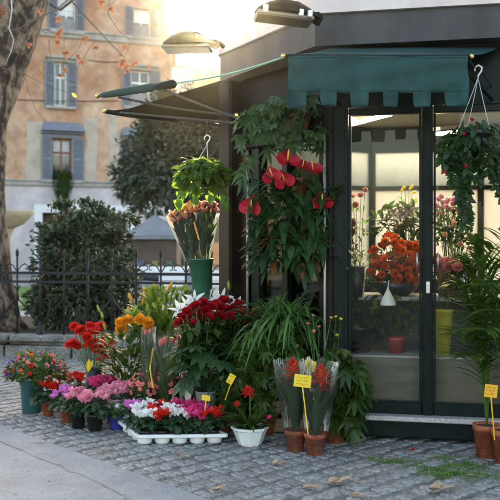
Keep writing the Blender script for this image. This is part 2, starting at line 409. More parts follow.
def price_tag(label, base, top, size, tilt=0.0, m=None, lines=3, yaw=0.0):
    t = thing('price_tag', label, 'price tag', base, 'yellow price tags')
    base, top = V(base), V(top); m = m or M_yel
    mb = MB(); mb.beam(base, top-V((0,0,size[1]*.45)), .008, .004, up=V((0,1,0))); mb.build('stick', m, t)
    rot = Matrix.Rotation(yaw, 3, 'Z') @ Matrix.Rotation(tilt, 3, 'Y')
    mb = MB(); mb.box(top, (size[0], .004, size[1]), rot, bev=.0015); pl = mb.build('plate', m, t)
    mb = MB()
    for i in range(lines):
        zz = size[1]*(.28-.5*i/max(1, lines-1)) if lines > 1 else 0
        x = -size[0]*.36
        while x < size[0]*.30:
            wd = size[0]*U(.05,.11); a, b = V((x, -.0026, zz+U(-.1,.1)*size[1]*.5)), V((x+wd*.7, -.0026, zz+U(-.1,.1)*size[1]*.9))
            mb.beam(top+rot@a, top+rot@b, .0012, size[1]*.05, up=V((0,1,0))); x += wd
    if mb.v: mb.build('writing', M_ink, pl)
    return t

# ================================================================== SETTING: ground
def sheet(name, pts, z, m, kind='structure'):
    mb = MB(); mb.add([(x, y, z) for x, y in pts], [tuple(range(len(pts)))]); return struct(mb.build(name, m), kind)
sheet('ground', [(-148,-88),(148,-88),(148,208),(-148,208)], -.03, mat('far ground', (.20,.19,.17), (.28,.27,.25), rough=.9, scale=.4))
E0, E1 = GP(0, 424), GP(205, 497)                       # edge between asphalt and cobbles
ed = (E1-E0).normalized(); en = V((-ed.y, ed.x, 0))
if en.y < 0: en = -en
A = E0-ed*9; B = E1+ed*4
sheet('asphalt', [tuple(A.xy), tuple(B.xy), (B.x-2, -6), (-14, -6), (-14, A.y)], -.004, M_asph)
mb = MB()                                               # cracks in the asphalt, shallow dark seams
for (a, b) in (((0,441),(120,492)), ((30,443),(78,440)), ((120,492),(150,520))):
    p, q = GP(*a), GP(*b); k = 22; pr = None
    for i in range(k+1):
        c = p.lerp(q, i/k)+V((U(-.012,.012), U(-.02,.02), 0)); wd = U(.002,.006)
        if pr is not None: mb.quad(pr[0]+V((0,-pr[1],0)), c+V((0,-wd,0)), c+V((0,wd,0)), pr[0]+V((0,pr[1],0)))
        pr = (c, wd)
for v in range(len(mb.v)): mb.v[v] = (mb.v[v][0], mb.v[v][1], .0005)
struct(mb.build('asphalt_crack', M_joint))
sheet('cobble_bed', [(-9,2.5),(6,2.5),(6,11.0),(-9,11.9)], -.0065, M_joint)
mb = MB(); s = .082                                     # worn basalt setts, laid diagonally
ang = math.atan2(ed.y, ed.x); ca, sa = math.cos(ang), math.sin(ang)
for i in range(-80, 96):
    for j in range(0, 128):
        off = (s*.5 if i % 2 else 0)
        lx, ly = j*s*1.0+s*.5, i*s+off
        c = E0+ed*ly+en*lx+V((U(-.013,.013), U(-.013,.013), 0))
        if not (-4.6 < c.x < 3.4 and 4.0 < c.y < 11.25-.12*(c.x+3.3)): continue
        if abs(c.x/c.y) > .36: continue
        h = s*.5; rot = ang+random.gauss(0,.09); cr, sr = math.cos(rot), math.sin(rot)
        hx, hy = h*U(.86,1.02), h*U(.86,1.02); z = U(-.0035,.003); tx, ty = U(-.045,.045), U(-.045,.045)
        vs = []; cj = [U(.93,1.06) for _ in range(12)]
        for k, (f, dz) in enumerate(((1.0,-.012),(.985,-.0045),(.92,.0005),(.6,.0022))):
            for q in range(12):
                t = q*.5236+.2618; X, Y_ = math.cos(t), math.sin(t)
                X = math.copysign(abs(X)**.45, X)*hx*f*cj[q]; Y_ = math.copysign(abs(Y_)**.45, Y_)*hy*f*cj[q]
                vs.append(c+V((X*cr-Y_*sr, X*sr+Y_*cr, z+dz+X*tx+Y_*ty)))
        fs = [(k*12+q, k*12+(q+1) % 12, (k+1)*12+(q+1) % 12, (k+1)*12+q) for k in range(3) for q in range(12)]+[tuple(range(36, 48))]
        mb.add(vs, fs)
struct(mb.build('cobblestone_paving', M_cob, smooth=True))
sheet('park_soil', [(-9,11.2),(6,10.3),(6,14.5),(-9,14.5)], .20, M_soil)
sheet('gravel_path', [(-30,14.5),(25,14.5),(25,18),(-30,18)], .02, M_gravel)
sheet('lawn', [(-30,18),(-3.6,18),(-3.6,27),(-30,27)], .03, M_lawn)
sheet('plaza', [(-3.4,18),(25,18),(25,37),(-3.4,37)], .01, M_gravel)
# ---- park kerb
K0, K1 = P(15, 350, 11.1), P(130, 350, 10.75); K0.z = K1.z = 0
kd = (K1-K0).normalized(); kn = V((kd.y, -kd.x, 0))
x = -3.2
ki = 0
while x < 5.0:
    L = 1.05 if ki != 3 else .93
    mb = MB(); rot = Matrix((kd, -kn, Z)).transposed(); c = K0+kd*(x+L/2)
    mb.box(c+V((0,0,.05))+kn*.03, (L-.025, .34, .20), rot, bev=.012); mb.box(c+V((0,0,.205))-kn*.03, (L-.03, .26, .13), rot, bev=.02)
    ko = mb.build('kerb_block', M_stone); struct(ko); x += L; ki += 1

# ---- wrought iron fence on the kerb
F0 = K0-kn*.06
ft = thing('iron_fence', 'black wrought iron park fence with scroll ornaments on the stone kerb', 'fence', tuple(F0))
def FP(s_, z): return F0+kd*s_+V((0,0,z))
mb = MB(); mb.beam(FP(-2.4,1.07), FP(4.6,1.07), .012, .035); mb.build('rail', M_iron, ft)
mb = MB(); mb.beam(FP(-2.4,.955), FP(4.6,.955), .012, .03); mb.build('rail', M_iron, ft)
s_ = -2.31; i = 0
while s_ < 4.5:
    big = i % 2 == 0
    mb = MB(); b0 = .27
    mb.tube([FP(s_,b0), FP(s_,1.30)], .016 if big else .013, 8)
    mb.lathe([(.016,0),(.025,.010),(.017,.024),(.026,.045),(.016,.07),(.005,.095),(0,.10)], FP(s_,1.29), 8)
    if big: mb.lathe([(.06,0),(.055,.03),(.035,.07),(.030,.14),(.018,.17)], FP(s_,b0), 8)
    po = mb.build('post', M_iron, ft, smooth=True)
    if big:
        for sg in (-1, 1):
            mb = MB()                                       # heart curl and diagonal brace
            mb.tube([FP(s_+sg*a*.14, z) for a, z in ((.15,.40),(.55,.47),(.95,.58),(1,.68),(.7,.75),(.3,.72),(.2,.64))], .010, 6)
            mb.tube([FP(s_+sg*a, z) for a, z in ((.03,.42),(.12,.50),(.22,.63),(.31,.72),(.33,.83),(.29,.90))], .011, 6)
            mb.build('scroll', M_iron, ft, smooth=True)
    mb = MB()
    for sg in (-1, 1):
        mb.tube([FP(s_+sg*a, z) for a, z in ((.015,1.10),(.05,1.16),(.11,1.19),(.155,1.16),(.15,1.12),(.12,1.12))], .008, 6)
    mb.build('scroll', M_iron, ft, smooth=True)
    s_ += .33; i += 1

HZ = 0.0002  # haze volume added for a glow round the sun, standing in for lens glare
if HZ:
    mb = MB(); mb.box((0, 60, 15), (300, 300, 34)); hz = mb.build('haze', None); hz['kind'] = 'stuff'
    hm = bpy.data.materials.new('haze'); hm.use_nodes = True; hn = hm.node_tree.nodes; hn.remove(hn['Principled BSDF'])
    pv = hn.new('ShaderNodeVolumePrincipled'); pv.inputs['Color'].default_value = (.96,.95,.93,1); pv.inputs['Density'].default_value = HZ; pv.inputs['Anisotropy'].default_value = .96
    hm.node_tree.links.new(pv.outputs[0], hn['Material Output'].inputs['Volume']); hz.data.materials.clear(); hz.data.materials.append(hm)
# ================================================================== far buildings
M_orange = mat('ochre orange plaster', (.42,.215,.125), (.58,.39,.28), rough=.9, scale=.5, detail=14, lo=.38, hi=.62, bump=.3, bscale=6, speck=2.6, slo=.80)
M_lav = mat('pale lavender plaster', (.50,.44,.45), (.60,.54,.55), rough=.9, scale=.8, detail=12, speck=1.4, slo=.85)
M_trav = mat('weathered travertine', (.26,.24,.22), (.42,.39,.36), rough=.85, scale=2)
M_shut = mat('grey blue shutter', (.14,.16,.20), (.19,.21,.25), rough=.7, scale=6)
M_wframe = mat('white window frame', (.75,.75,.74), rough=.5)
M_rframe = mat('red brown window frame', (.20,.05,.03), rough=.5)
M_pane = mat('reflecting pane', (.05,.055,.06), rough=.06, spec=.8)
M_quoin = mat('pale quoin', (.48,.45,.42), (.62,.59,.55), rough=.85, scale=2)
M_patch = mat('faded plaster', (.38,.30,.24), (.52,.44,.37), rough=.9, scale=1.2, detail=10)
M_brownw = mat('brown shop front', (.05,.032,.024), (.10,.062,.045), rough=.7, scale=2)
BO = V((-11.18, 38, 0)); bu = V((.925, .380, 0)).normalized(); bn = V((bu.y, -bu.x, 0))
def BUV(px, py):
    k = (px-CX)/FPX; u = (k*BO.y-BO.x)/(bu.x-k*bu.y); Y = BO.y+bu.y*u
    return u, CAMZ-(py-HY)*Y/FPX
def BP(u, z, n=0.0): return BO+bu*u+bn*n+V((0,0,z))
Brot = Matrix((bu, bn, Z)).transposed()
bt = thing('apartment_house', 'ochre orange apartment house with grey blue shutters far behind the park', 'building', tuple(BO))
wins = [ # px: left shutter, opening left/right, right shutter; py top/bottom; frame material; decoration
 (47.5,57.7,75.5,84.5,-4,32,M_wframe,None),(44.5,54.5,67,77,62,106.5,M_wframe,'lintel'),(41,52,71.5,84,138,180,M_rframe,'hood'),
 (125,133.5,151,160,8,38,M_wframe,None),(122,131,150,160,70,107,M_wframe,'lintel'),(120,130,147,157,143,183,M_rframe,'hood'),
 (-34,-24,-8,2,-8,30,M_wframe,None),(-36,-26,-9,0,60,105,M_wframe,'lintel'),(-38,-28,-9,1,137,178,M_rframe,'hood')]
ops = []
for (a,b,c,d,t_,bt_,fm,dec) in wins:
    u0, z1 = BUV(b, t_); u1, z0 = BUV(c, bt_); ops.append((u0,u1,z0,z1))
uL, uR = -9.0, BUV(192, 100)[0]; ZT = 21.0; ZB = BUV(60, 184)[1]
door = (BUV(42,212)[0], BUV(128,212)[0], 0.0, BUV(80,213)[1])
def wall_cells(mb, u0, u1, z0, z1, ops, depth, n=0.0):
    us = sorted({u0,u1,*[o[0] for o in ops],*[o[1] for o in ops]}); zs = sorted({z0,z1,*[o[2] for o in ops],*[o[3] for o in ops]})
    us = [x for x in us if u0 <= x <= u1]; zs = [x for x in zs if z0 <= x <= z1]
    for i in range(len(us)-1):
        for j in range(len(zs)-1):
            cu, cz = (us[i]+us[i+1])/2, (zs[j]+zs[j+1])/2
            if any(o[0] < cu < o[1] and o[2] < cz < o[3] for o in ops): continue
            mb.quad(BP(us[i],zs[j],n), BP(us[i+1],zs[j],n), BP(us[i+1],zs[j+1],n), BP(us[i],zs[j+1],n))
    for (a,b,c,d) in ops:
        if c >= z0 and d <= z1:
            mb.quad(BP(a,c,n),BP(b,c,n),BP(b,c,n-depth),BP(a,c,n-depth)); mb.quad(BP(a,d,n),BP(b,d,n),BP(b,d,n-depth),BP(a,d,n-depth))
            mb.quad(BP(a,c,n),BP(a,d,n),BP(a,d,n-depth),BP(a,c,n-depth)); mb.quad(BP(b,c,n),BP(b,d,n),BP(b,d,n-depth),BP(b,c,n-depth))
mb = MB(); wall_cells(mb, uL, uR, ZB, ZT, ops, .3)
D_ = 11.0
mb.quad(BP(uR,0),BP(uR,0,-D_),BP(uR,ZT,-D_),BP(uR,ZT)); mb.quad(BP(uL,0),BP(uL,0,-D_),BP(uL,ZT,-D_),BP(uL,ZT))
mb.quad(BP(uL,0,-D_),BP(uR,0,-D_),BP(uR,ZT,-D_),BP(uL,ZT,-D_))
mb.build('upper_wall', M_orange, bt)
mb = MB(); wall_cells(mb, uL, uR, 0, ZB, [door], .5); mb.build('ground_floor_wall', M_lav, bt)
mb = MB(); mb.box(BP((uL+uR)/2, ZT+.1, -D_/2+.2), (uR-uL+1, D_+1.2, .25), Brot); mb.build('roof', mat('roof tile', (.25,.12,.07), (.35,.18,.11), rough=.9), bt)
for px, py, th in ((100, 38, .30), (60, 184, .22)):
    mb = MB(); z = BUV(px, py)[1]; mb.box(BP((uL+uR)/2, z, .06), (uR-uL, .12, th), Brot, bev=.03); mb.box(BP((uL+uR)/2, z+th*.5+.03, .10), (uR-uL, .2, .07), Brot)
    mb.build('string_course', M_trav, bt)
mb = MB()                                                   # worn pale render round the lower windows
for (px0, py0, px1, py1) in ((26,121,42,181),(86,118,96,181),(108,110,119,181)):
    u0, z1 = BUV(px0,py0); u1, z0 = BUV(px1,py1); k = 9
    k = 16; mb = MB(); ea = eb = 0.0; pr = None
    for i in range(k+1):
        ea = ea*.7+U(-.07,.07); eb = eb*.7+U(-.07,.07); z = z0+(z1-z0)*i/k; cur = (BP(u0+ea, z, .012), BP(u1+eb, z, .012))
        if pr: mb.quad(pr[0], pr[1], cur[1], cur[0])
        pr = cur
    mb.build('faded_render', M_patch, bt)
pass
mb = MB()
for k in range(26):
    z = .3+k*.8; mb.box(BP(uR-.42-(.1 if k % 2 else 0), z+.37, .04), (.84+(.2 if k % 2 else 0), .1, .72), Brot, bev=.03)
mb.build('quoin', M_quoin, bt)
for wi, (a,b,c,d,t_,bt_,fm,dec) in enumerate(wins):
    u0,u1,z0,z1 = ops[wi]; ua = BUV(a,t_)[0]; ud = BUV(d,t_)[0]
    mb = MB(); f = .07; n0 = -.2
    for (p, q) in (((u0,z0),(u1,z0)),((u0,z1),(u1,z1))): mb.beam(BP(p[0],p[1]+(f/2 if p[1]==z0 else -f/2),n0), BP(q[0],q[1]+(f/2 if q[1]==z0 else -f/2),n0), .07, f)
    for uu in (u0+f/2, (u0+u1)/2, u1-f/2): mb.box(BP(uu,(z0+z1)/2,n0+.003), (f,.072,z1-z0-2*f), Brot)
    mb.box(BP((u0+u1)/2, z0+(z1-z0)*.66, n0+.006), (u1-u0-2*f, .07, .09), Brot)
    wo = mb.build('window', fm, bt)
    mb = MB(); mb.box(BP((u0+u1)/2,(z0+z1)/2,n0-.02), (u1-u0, .02, z1-z0), Brot); mb.build('pane', M_pane, wo)
    if wi in (0, 3, 4):
        mb = MB(); mb.box(BP((u0+u1)/2, z0+.3, n0+.02+.05), (u1-u0-.1,.03,.62), Brot); mb.build('curtain', mat('grey curtain', (.25,.24,.24), (.32,.31,.31), rough=.9), wo)
    if wi in (0, 3):
        mb = MB(); mb.box(BP((u0+u1)/2, (z0+z1)/2+.5, n0-.004), ((u1-u0)*.8,.02,(z1-z0)*.7), Brot); mb.build('curtain', mat('white curtain', (.7,.7,.68), rough=.9), wo)
    if wi == 2:
        mb = MB(); mb.box(BP((u0+u1)/2, z1-.45, n0-.004), (u1-u0-.1,.02,.62), Brot); mb.build('curtain', mat('lace curtain', (.4,.4,.4), (.55,.55,.54), rough=.9), wo)
    for (s0, s1) in ((ua,u0),(u1,ud)):
        mb = MB(); wsh = s1-s0-.02; cu = (s0+s1)/2
        for uu in (s0+.04, s1-.04): mb.box(BP(uu,(z0+z1)/2,.05), (.07,.045,z1-z0+.06), Brot)
        for zz in (z0, (z0+z1)/2, z1): mb.box(BP(cu,zz,.05), (wsh-.13,.043,.09), Brot)
        k = 20; tl = Brot @ Matrix.Rotation(.6, 3, 'X')
        for i in range(k): mb.box(BP(cu, z0+(i+.5)*(z1-z0)/k, .05), (wsh-.135,.012,(z1-z0)/k*1.0), tl)
        mb.build('shutter', M_shut, wo)
    mb = MB(); mb.box(BP((u0+u1)/2, z0-.09, .08), (ud-ua-.1, .28, .12), Brot, bev=.02); mb.build('sill', M_trav, wo)
    if dec:
        mb = MB(); hh = .22 if dec == 'lintel' else .34
        mb.box(BP((u0+u1)/2, z1+.10, .05), (ud-ua-.3, .14, .16), Brot); mb.box(BP((u0+u1)/2, z1+.14+hh*.3, .12), (ud-ua-.05, .30, .10), Brot, bev=.02)
        if dec == 'hood':
            mb.add([BP(ua,z1+.30,0), BP(ud,z1+.30,0), BP(ud,z1+.30,.5), BP(ua,z1+.30,.5), BP(ua+.18,z1+.75,0), BP(ud-.18,z1+.75,0)],
                   [(0,1,2,3),(3,2,5,4),(0,3,4),(1,5,2)])
        mb.build('lintel', M_shut if dec == 'hood' else M_trav, wo)
mb = MB(); u_ = BUV(170,100)[0]; mb.tube([BP(u_,0,.12), BP(u_,ZT,.12)], .06, 8); mb.build('drainpipe', M_trav, bt, smooth=True)
for (a_, b_) in (((0,99),(118,101)),((88,60),(118,62))):
    q0 = BUV(*a_); q1 = BUV(*b_); mb = MB(); mb.tube([BP(q0[0]+(q1[0]-q0[0])*i/8, q0[1]+(q1[1]-q0[1])*i/8-.05*math.sin(math.pi*i/8), .04) for i in range(9)], .018, 5); mb.build('cable', M_iron, bt)
# shop front with white surround
mb = MB(); u0,u1,z0,z1 = door
mb.box(BP(u0-.18, z1/2, .05), (.36,.2,z1), Brot); mb.box(BP(u1+.18, z1/2, .05), (.36,.2,z1), Brot); mb.box(BP((u0+u1)/2, z1+.18, .055), (u1-u0+.74,.21,.36), Brot)
mb.build('portal', mat('white portal', (.70,.69,.70), rough=.7), bt)
mb = MB(); mb.box(BP((u0+u1)/2, z1/2, -.45), (u1-u0,.05,z1), Brot)
for k in range(5): mb.box(BP(u0+(k+.5)*(u1-u0)/5, z1*.45, -.38), ((u1-u0)/5-.25,.08,z1*.7), Brot)
mb.build('shop_front', M_brownw, bt)
mb = MB(); u_, z_ = BUV(62, 210); mb.lathe(pot_prof(.12,.17,.3), BP(u_, z_, .2), 14); tp = thing('window_plant', 'small bushy dark plant standing on the white portal below the shuttered window', 'potted plant', tuple(BP(u_, z_, .2)))
pp = MB(); pp.lathe(pot_prof(.14,.2,.32), n=14); pp.build('pot', M_blackpot, tp, local=True, smooth=True)
pp = MB()
for _ in range(620):
    h = U(0,1); a = U(0,6.28); r = (.18+.28*math.sin(math.pi*h*.8))*U(.4,1); pp.leaf((r*math.cos(a),r*math.sin(a),.3+h*1.35), (math.cos(a)*.5,math.sin(a)*.5,1), .24,.07, seg=2)
pp.build('foliage', L_dark, tp, local=True)

# sunlit wing and far houses in the gap to the right
M_cream = mat('cream sunlit plaster', (.46,.33,.20), (.58,.45,.30), rough=.9, scale=.6)
wt = thing('cream_house', 'cream house at the end of the street seen past the ochre house', 'building', (-1, 52, 0))
def side_house(root, x0, x1, Y, z, m):
    ops_ = []; 
    mb = MB(); mb.box(((x0+x1)/2, Y+4, z/2), (x1-x0, 8, z)); mb.build('wall', m, root)
    mb = MB(); mb.box(((x0+x1)/2, Y+3.9, z+.15), (x1-x0+.8, 9, .3)); mb.build('roof', M_trav, root)
    k = int((x1-x0)/2.4)
    for i in range(k):
        for zz in (2.4, 5.8, 9.2, 12.6):
            if zz+1.6 > z: continue
            cx = x0+(i+.6)*(x1-x0)/k
            mb = MB()
            for (dx, dz, sx, sz) in ((-.55,0,.1,2),(.55,0,.1,2),(0,1,1.2,.1),(0,-1,1.2,.1),(0,.2,.08,1.8)): mb.box((cx+dx, Y-.03, zz+dz), (sx, .09, sz))
            wo = mb.build('window', M_wframe, root); mb = MB(); mb.box((cx, Y-.012, zz), (1.0, .03, 1.9)); mb.build('pane', M_pane, wo)
            mb = MB()
            for sx in (-.95, .95): mb.box((cx+sx, Y-.04, zz), (.65,.06,2.05))
            mb.build('shutter', mat('green shutter', (.10,.13,.10), (.14,.17,.13), rough=.7), wo)
side_house(wt, -4.4, 9.0, 52, 13.2, M_cream)

# newsstand in the park
nsx = P(157, 250, 24); nt = thing('newsstand', 'brown park newsstand with a grey metal hipped roof', 'kiosk', (nsx.x, 24, 0))
ex0, ex1 = (127-CX)*24/FPX, (183-CX)*24/FPX; ze = CAMZ-(236-HY)*24/FPX; za = CAMZ-(214-HY)*24/FPX
mx = (ex0+ex1)/2
mb = MB(); mb.add([(ex0,23.2,ze),(ex1,23.2,ze),(ex1,25.0,ze),(ex0,25.0,ze),(mx,24.1,za)], [(0,1,4),(1,2,4),(2,3,4),(3,0,4),(0,1,2,3)])
mb.box((mx, 24.1, ze-.05), (ex1-ex0+.05, 1.85, .08)); mb.tube([(mx,24.1,za-.02),(mx,24.1,za+.16)], .03, 6)
mb.build('roof', mat('grey blue zinc', (.13,.14,.155), (.20,.21,.23), rough=.45, scale=3), nt)
mb = MB(); mb.box((mx, 24.1, .8), (ex1-ex0-.25, 1.5, 1.55)); mb.build('wall', M_brownw, nt)
cols = [(.20,.05,.04),(.06,.08,.14),(.35,.35,.34),(.20,.15,.06),(.12,.05,.12),(.05,.10,.06)]
for i in range(6):
    mb = MB(); mb.box((ex0+.28+i*(ex1-ex0-.4)/6, 23.32, .70+.12*(i % 2)), (.17,.03,.24)); mb.build('magazine', mat('cover %d' % i, cols[i], rough=.4), nt)
# white slatted benches along the path
for bi, (px, Y, lab) in enumerate(((172, 20.0, 'white slatted park bench farther from the fence'), (190, 17.6, 'white slatted park bench closer to the fence'))):
    c = P(px, 290, Y); be = thing('park_bench', lab, 'bench', (c.x, Y, 0), 'white slatted benches in the park')
    for nm, zs, yy in (('seat', (.42,.425,.42), (-.18,-.04,.10)), ('backrest', (.58,.70,.82), (.20,.22,.24))):
        mb = MB()
        for z_, y_ in zip(zs, yy): mb.box((0,y_,z_), (1.9,.11 if nm == 'seat' else .03,.03 if nm == 'seat' else .09), bev=.008)
        mb.build(nm, M_wframe, be, local=True)
    for sx in (-.75, .75):
        mb = MB(); mb.beam((sx,-.2,0),(sx,-.2,.40),.05,.05,up=V((0,1,0))); mb.beam((sx,.12,0),(sx,.262,.86),.05,.03,up=V((0,1,0))); mb.box((sx,-.03,.385),(.05,.4,.03)); mb.build('leg', M_iron, be, local=True)
# motor scooter parked by the newsstand
sc = P(160, 270, 16.6); st = thing('motor_scooter', 'pale grey motor scooter parked in front of the newsstand', 'scooter', (sc.x, 16.6, .02))
mb = MB(); mb.tube([(-.55,0,.45),(-.3,0,.55),(.0,0,.52),(.18,0,.30),(.42,0,.32),(.58,0,.62),(.62,0,.90)], [.10,.17,.16,.09,.08,.10,.07], 10); mb.build('body', mat('scooter paint', (.22,.23,.25), rough=.25, coat=.5), st, smooth=True, local=True)
mb = MB(); mb.tube([(-.62,0,.72),(-.35,0,.76),(-.02,0,.72)], [.07,.10,.07], 10); mb.build('seat', M_blackpot, st, smooth=True, local=True)
for x_ in (-.48, .72):
    mb = MB(); mb.lathe([(.12,-.05),(.24,-.055),(.26,0),(.24,.055),(.12,.05)], (x_,0,.26), 20, axis=V((0,1,0))); wo = mb.build('wheel', M_blackpot, st, smooth=True, local=True)
    mb = MB(); mb.lathe([(0,-.04),(.13,-.042),(.13,.042),(0,.04)], (x_,0,.26), 14, axis=V((0,1,0))); mb.build('rim', M_alu, wo, local=True)
mb = MB(); mb.tube([(.52,-.32,1.0),(.60,-.15,1.02),(.62,0,1.0),(.60,.15,1.02),(.52,.32,1.0)], .018, 6); mb.tube([(.62,0,.9),(.62,0,1.0)], .025, 6); mb.build('handlebar', M_blackpot, st, local=True)
mb = MB(); mb.grid(lambda u,v: V((.68-.16*u*u, (v-.5)*.42*(1-.3*u), .98+.42*u)), 5, 5); mb.build('windscreen', mat('scooter screen', (.7,.72,.74), rough=.1), st, smooth=True, local=True, solid=.006)
mb = MB(); mb.lathe([(.05,0),(.06,.03),(0,.05)], (.70,0,.88), 10, axis=V((1,0,0))); mb.build('headlight', M_alu, st, local=True)

# ================================================================== trees and shrubs
M_bark = mat('plane tree bark', (.045,.030,.022), (.27,.195,.14), rough=.95, scale=9, detail=8, bump=1.0, bscale=16, lo=.44, hi=.58, stretch=(1,1,.5), speck=22)
pt = thing('plane_tree', 'mottled brown plane tree trunk with bare twigs and a few orange leaves behind the fence', 'tree', (-3.7, 12.4, .2))
YT = 12.4
cl = [(-6,345,34),(-7,320,27),(-9,280,20),(-12,230,18),(-13,190,18),(-14,150,19),(-12,120,20),(-4,80,25),(6,40,30),(15,0,32),(26,-60,34)]
pts = [P(px, py, YT) for px, py, r in cl]; rs = [r*YT/FPX for _,_,r in cl]; pts[0].z = .15
mb = MB(); mb.tube(pts, rs, 28)
for i in range(len(mb.v)):                                   # knobbly bark
    p = V(mb.v[i]); k = 1+.05*math.sin(p.z*7+math.atan2(p.y-YT, p.x+3.7)*3)+U(-.02,.02); c = min(pts, key=lambda q: abs(q.z-p.z)); mb.v[i] = tuple(c+(p-c)*k if False else p+(p-c)*(k-1))
for a, b in ((12,24),(-28,20),(4,-20)):
    q = P(a-8, 346, YT-.1); q.z = .2; mb.tube([P(-7+a*.35,318,YT-.1), q+V((0,0,.10)), q+V((a*.006,-.15,0))], [.16,.12,.05], 10)
mb.build('trunk', M_bark, pt, smooth=True)
tw = [([(25,-10),(60,10),(150,-60)],.03,13.0),([(70,-2),(56,10),(40,17),(20,28),(0,33)],.012,11.6),([(68,-3),(84,15),(100,32),(112,45),(124,57)],.013,11.8),
      ([(11,-5),(12,10),(9,28),(14,40),(11,52),(5,65)],.011,11.4),([(12,0),(22,14),(36,28),(48,34)],.009,11.7),
      ([(2,68),(20,72),(36,80),(47,86),(66,92)],.006,11.9),([(24,70),(28,90),(36,110),(46,122)],.006,11.9),([(64,35),(64,60),(63,72),(66,80),(80,84),(88,76)],.0045,11.7),
      ([(110,-5),(108,14),(118,30),(130,40)],.007,12.2),([(150,-5),(158,8),(166,20)],.006,12.4),([(47,0),(57,20),(58,40)],.006,11.6)]
for k in range(16):
    x0, y0 = U(-5,150), U(-12,40); L_ = U(18,55); a_ = U(.2,2.4); c_ = [(x0,y0)]
    for q in range(4): a_ += U(-.35,.35); c_.append((c_[-1][0]+math.cos(a_)*L_/4, c_[-1][1]+math.sin(a_)*L_/4))
    tw.append((c_, U(.003,.0055), U(11.5,12.6)))
for c, r, Y in tw:
    mb = MB(); mb.tube([P(a,b,Y+U(-.1,.1)) for a,b in c], [r*(1-.55*i/(len(c)-1)) for i in range(len(c))], 6); mb.build('branch', M_palebranch if r == .011 else M_twig, pt, smooth=True)
mb = MB()
for px, py in ((60,18),(60,30),(58,33),(83,38),(57,41),(66,52),(80,58),(78,55),(64,69),(61,75),(120,55),(123,60),(126,66),(125,46),(158,6),(154,25),(3,8),(42,10),(28,45),(135,62),(148,66),(97,47),(122,63),(132,64),(127,70),(101,1),(110,8),(5,12),(82,61),(86,37)):
    p0 = P(px,py,11.6+U(-.2,.3)); d0 = aim((U(-.4,.4),-.3,-.6),.5); sd0 = d0.cross(V((0,-1,.3))).normalized(); z0_ = U(.6,1.05)
    for q0, l0 in ((0,1),(.75,.75),(-.75,.7),(1.5,.4),(-1.5,.4)): mb.leaf(p0, d0*math.cos(q0)+sd0*math.sin(q0), .10*l0*z0_, .046*z0_, up=aim((0,-1,.3),.35), curl=U(-.6,.6), fold=U(.1,.6), seg=4)
mb.leaf(P(72,93,11.7), (.7,-.2,-.7), .10, .05, up=V((0,-1,.3)), fold=.2, seg=4, prof='oval', mi=1)
mb.build('foliage', [L_aut, P_yel], pt)

def bush(name, label, cat, blobs, n, L, W, mats, trunk=None, bark=M_bark, ff=.08):
    c0 = V(blobs[0][0]); t = thing(name, label, cat, (c0.x, c0.y, 0.0))
    if trunk:
        mb = MB()
        for tr, r in trunk: mb.tube(tr, r, 8)
        mb.build('trunk', bark, t, smooth=True)
    mb = MB(); tot = sum(b[1][0]*b[1][1]*b[1][2] for b in blobs)
    for c, rad in blobs:
        c = V(c)
        m = int(n*rad[0]*rad[1]*rad[2]/tot)
        cl_ = [(rdir(), U(.35,1)**.5) for _ in range(max(4, m//28))]
        for q in range(m):
            d, k = random.choice(cl_); j = rdir()*U(0,.32)
            o = d*k+j; p = c+V((o.x*rad[0], o.y*rad[1], o.z*rad[2]))
            mb.leaf(p, aim(o+Z*.2, .8), L*U(.7,1.25), W*U(.7,1.2), up=aim(o+Z, .5), droop=.2, fold=.25, seg=2, mi=1 if random.random() < ff else 0)
    mb.build('crown', mats, t); return t
Ys = 12.6
bb = [(P(60,222,Ys),(.36,.35,.30)),(P(112,222,Ys),(.38,.35,.30)),(P(86,215,Ys),(.40,.35,.22)),(P(45,300,Ys),(.25,.3,.42)),(P(124,305,Ys),(.28,.3,.42)),(P(82,262,Ys),(.66,.5,.72)),(P(70,300,Ys),(.52,.45,.5)),(P(95,235,Ys),(.42,.4,.36)),(P(62,238,Ys),(.34,.35,.38)),(P(108,295,Ys),(.42,.4,.5)),(P(52,280,Ys),(.3,.3,.5)),(P(112,255,Ys),(.3,.3,.42)),(P(88,318,Ys),(.6,.4,.3))]
bush('evergreen_shrub', 'tall dense glossy evergreen shrub just behind the iron fence', 'shrub', bb, 11000, .10, .052, [L_shrub, L_shrub2],
     trunk=[([(P(82,340,Ys).x,Ys,.15), P(84,300,Ys), P(80,262,Ys)], [.05,.04,.02]), ([(P(76,340,Ys).x,Ys,.15), P(66,300,Ys), P(62,240,Ys)], [.04,.03,.015])])
Ye = 27.0
be_ = [(P(150,200,Ye),(.9,.9,.5)),(P(170,170,Ye),(1.3,1.2,1.2)),(P(172,140,Ye),(1.25,1.2,1.5)),(P(150,165,Ye),(1.15,1.1,1.1)),(P(200,150,Ye),(1.1,1.1,1.5)),(P(138,178,Ye),(.8,.9,.75)),(P(185,185,Ye),(1.4,1.2,.8)),(P(165,115,Ye),(.85,.8,.7)),(P(205,115,Ye),(1.0,.9,.8)),(P(220,175,Ye),(1.2,1.1,1.1)),(P(128,192,Ye),(.55,.7,.35)),(P(240,140,Ye),(1.2,1.1,1.4))]
bush('evergreen_tree', 'broad grey green evergreen tree standing behind the newsstand', 'tree', be_, 17000, .22, .10, [L_tree, L_shrub],
     trunk=[([(P(178,240,Ye).x,Ye,0), P(178,215,Ye), P(176,160,Ye), P(172,120,Ye)], [.22,.18,.12,.05]), ([P(178,205,Ye), P(150,170,Ye)], [.1,.04]), ([P(178,200,Ye), P(215,160,Ye)], [.1,.04])], ff=.3)
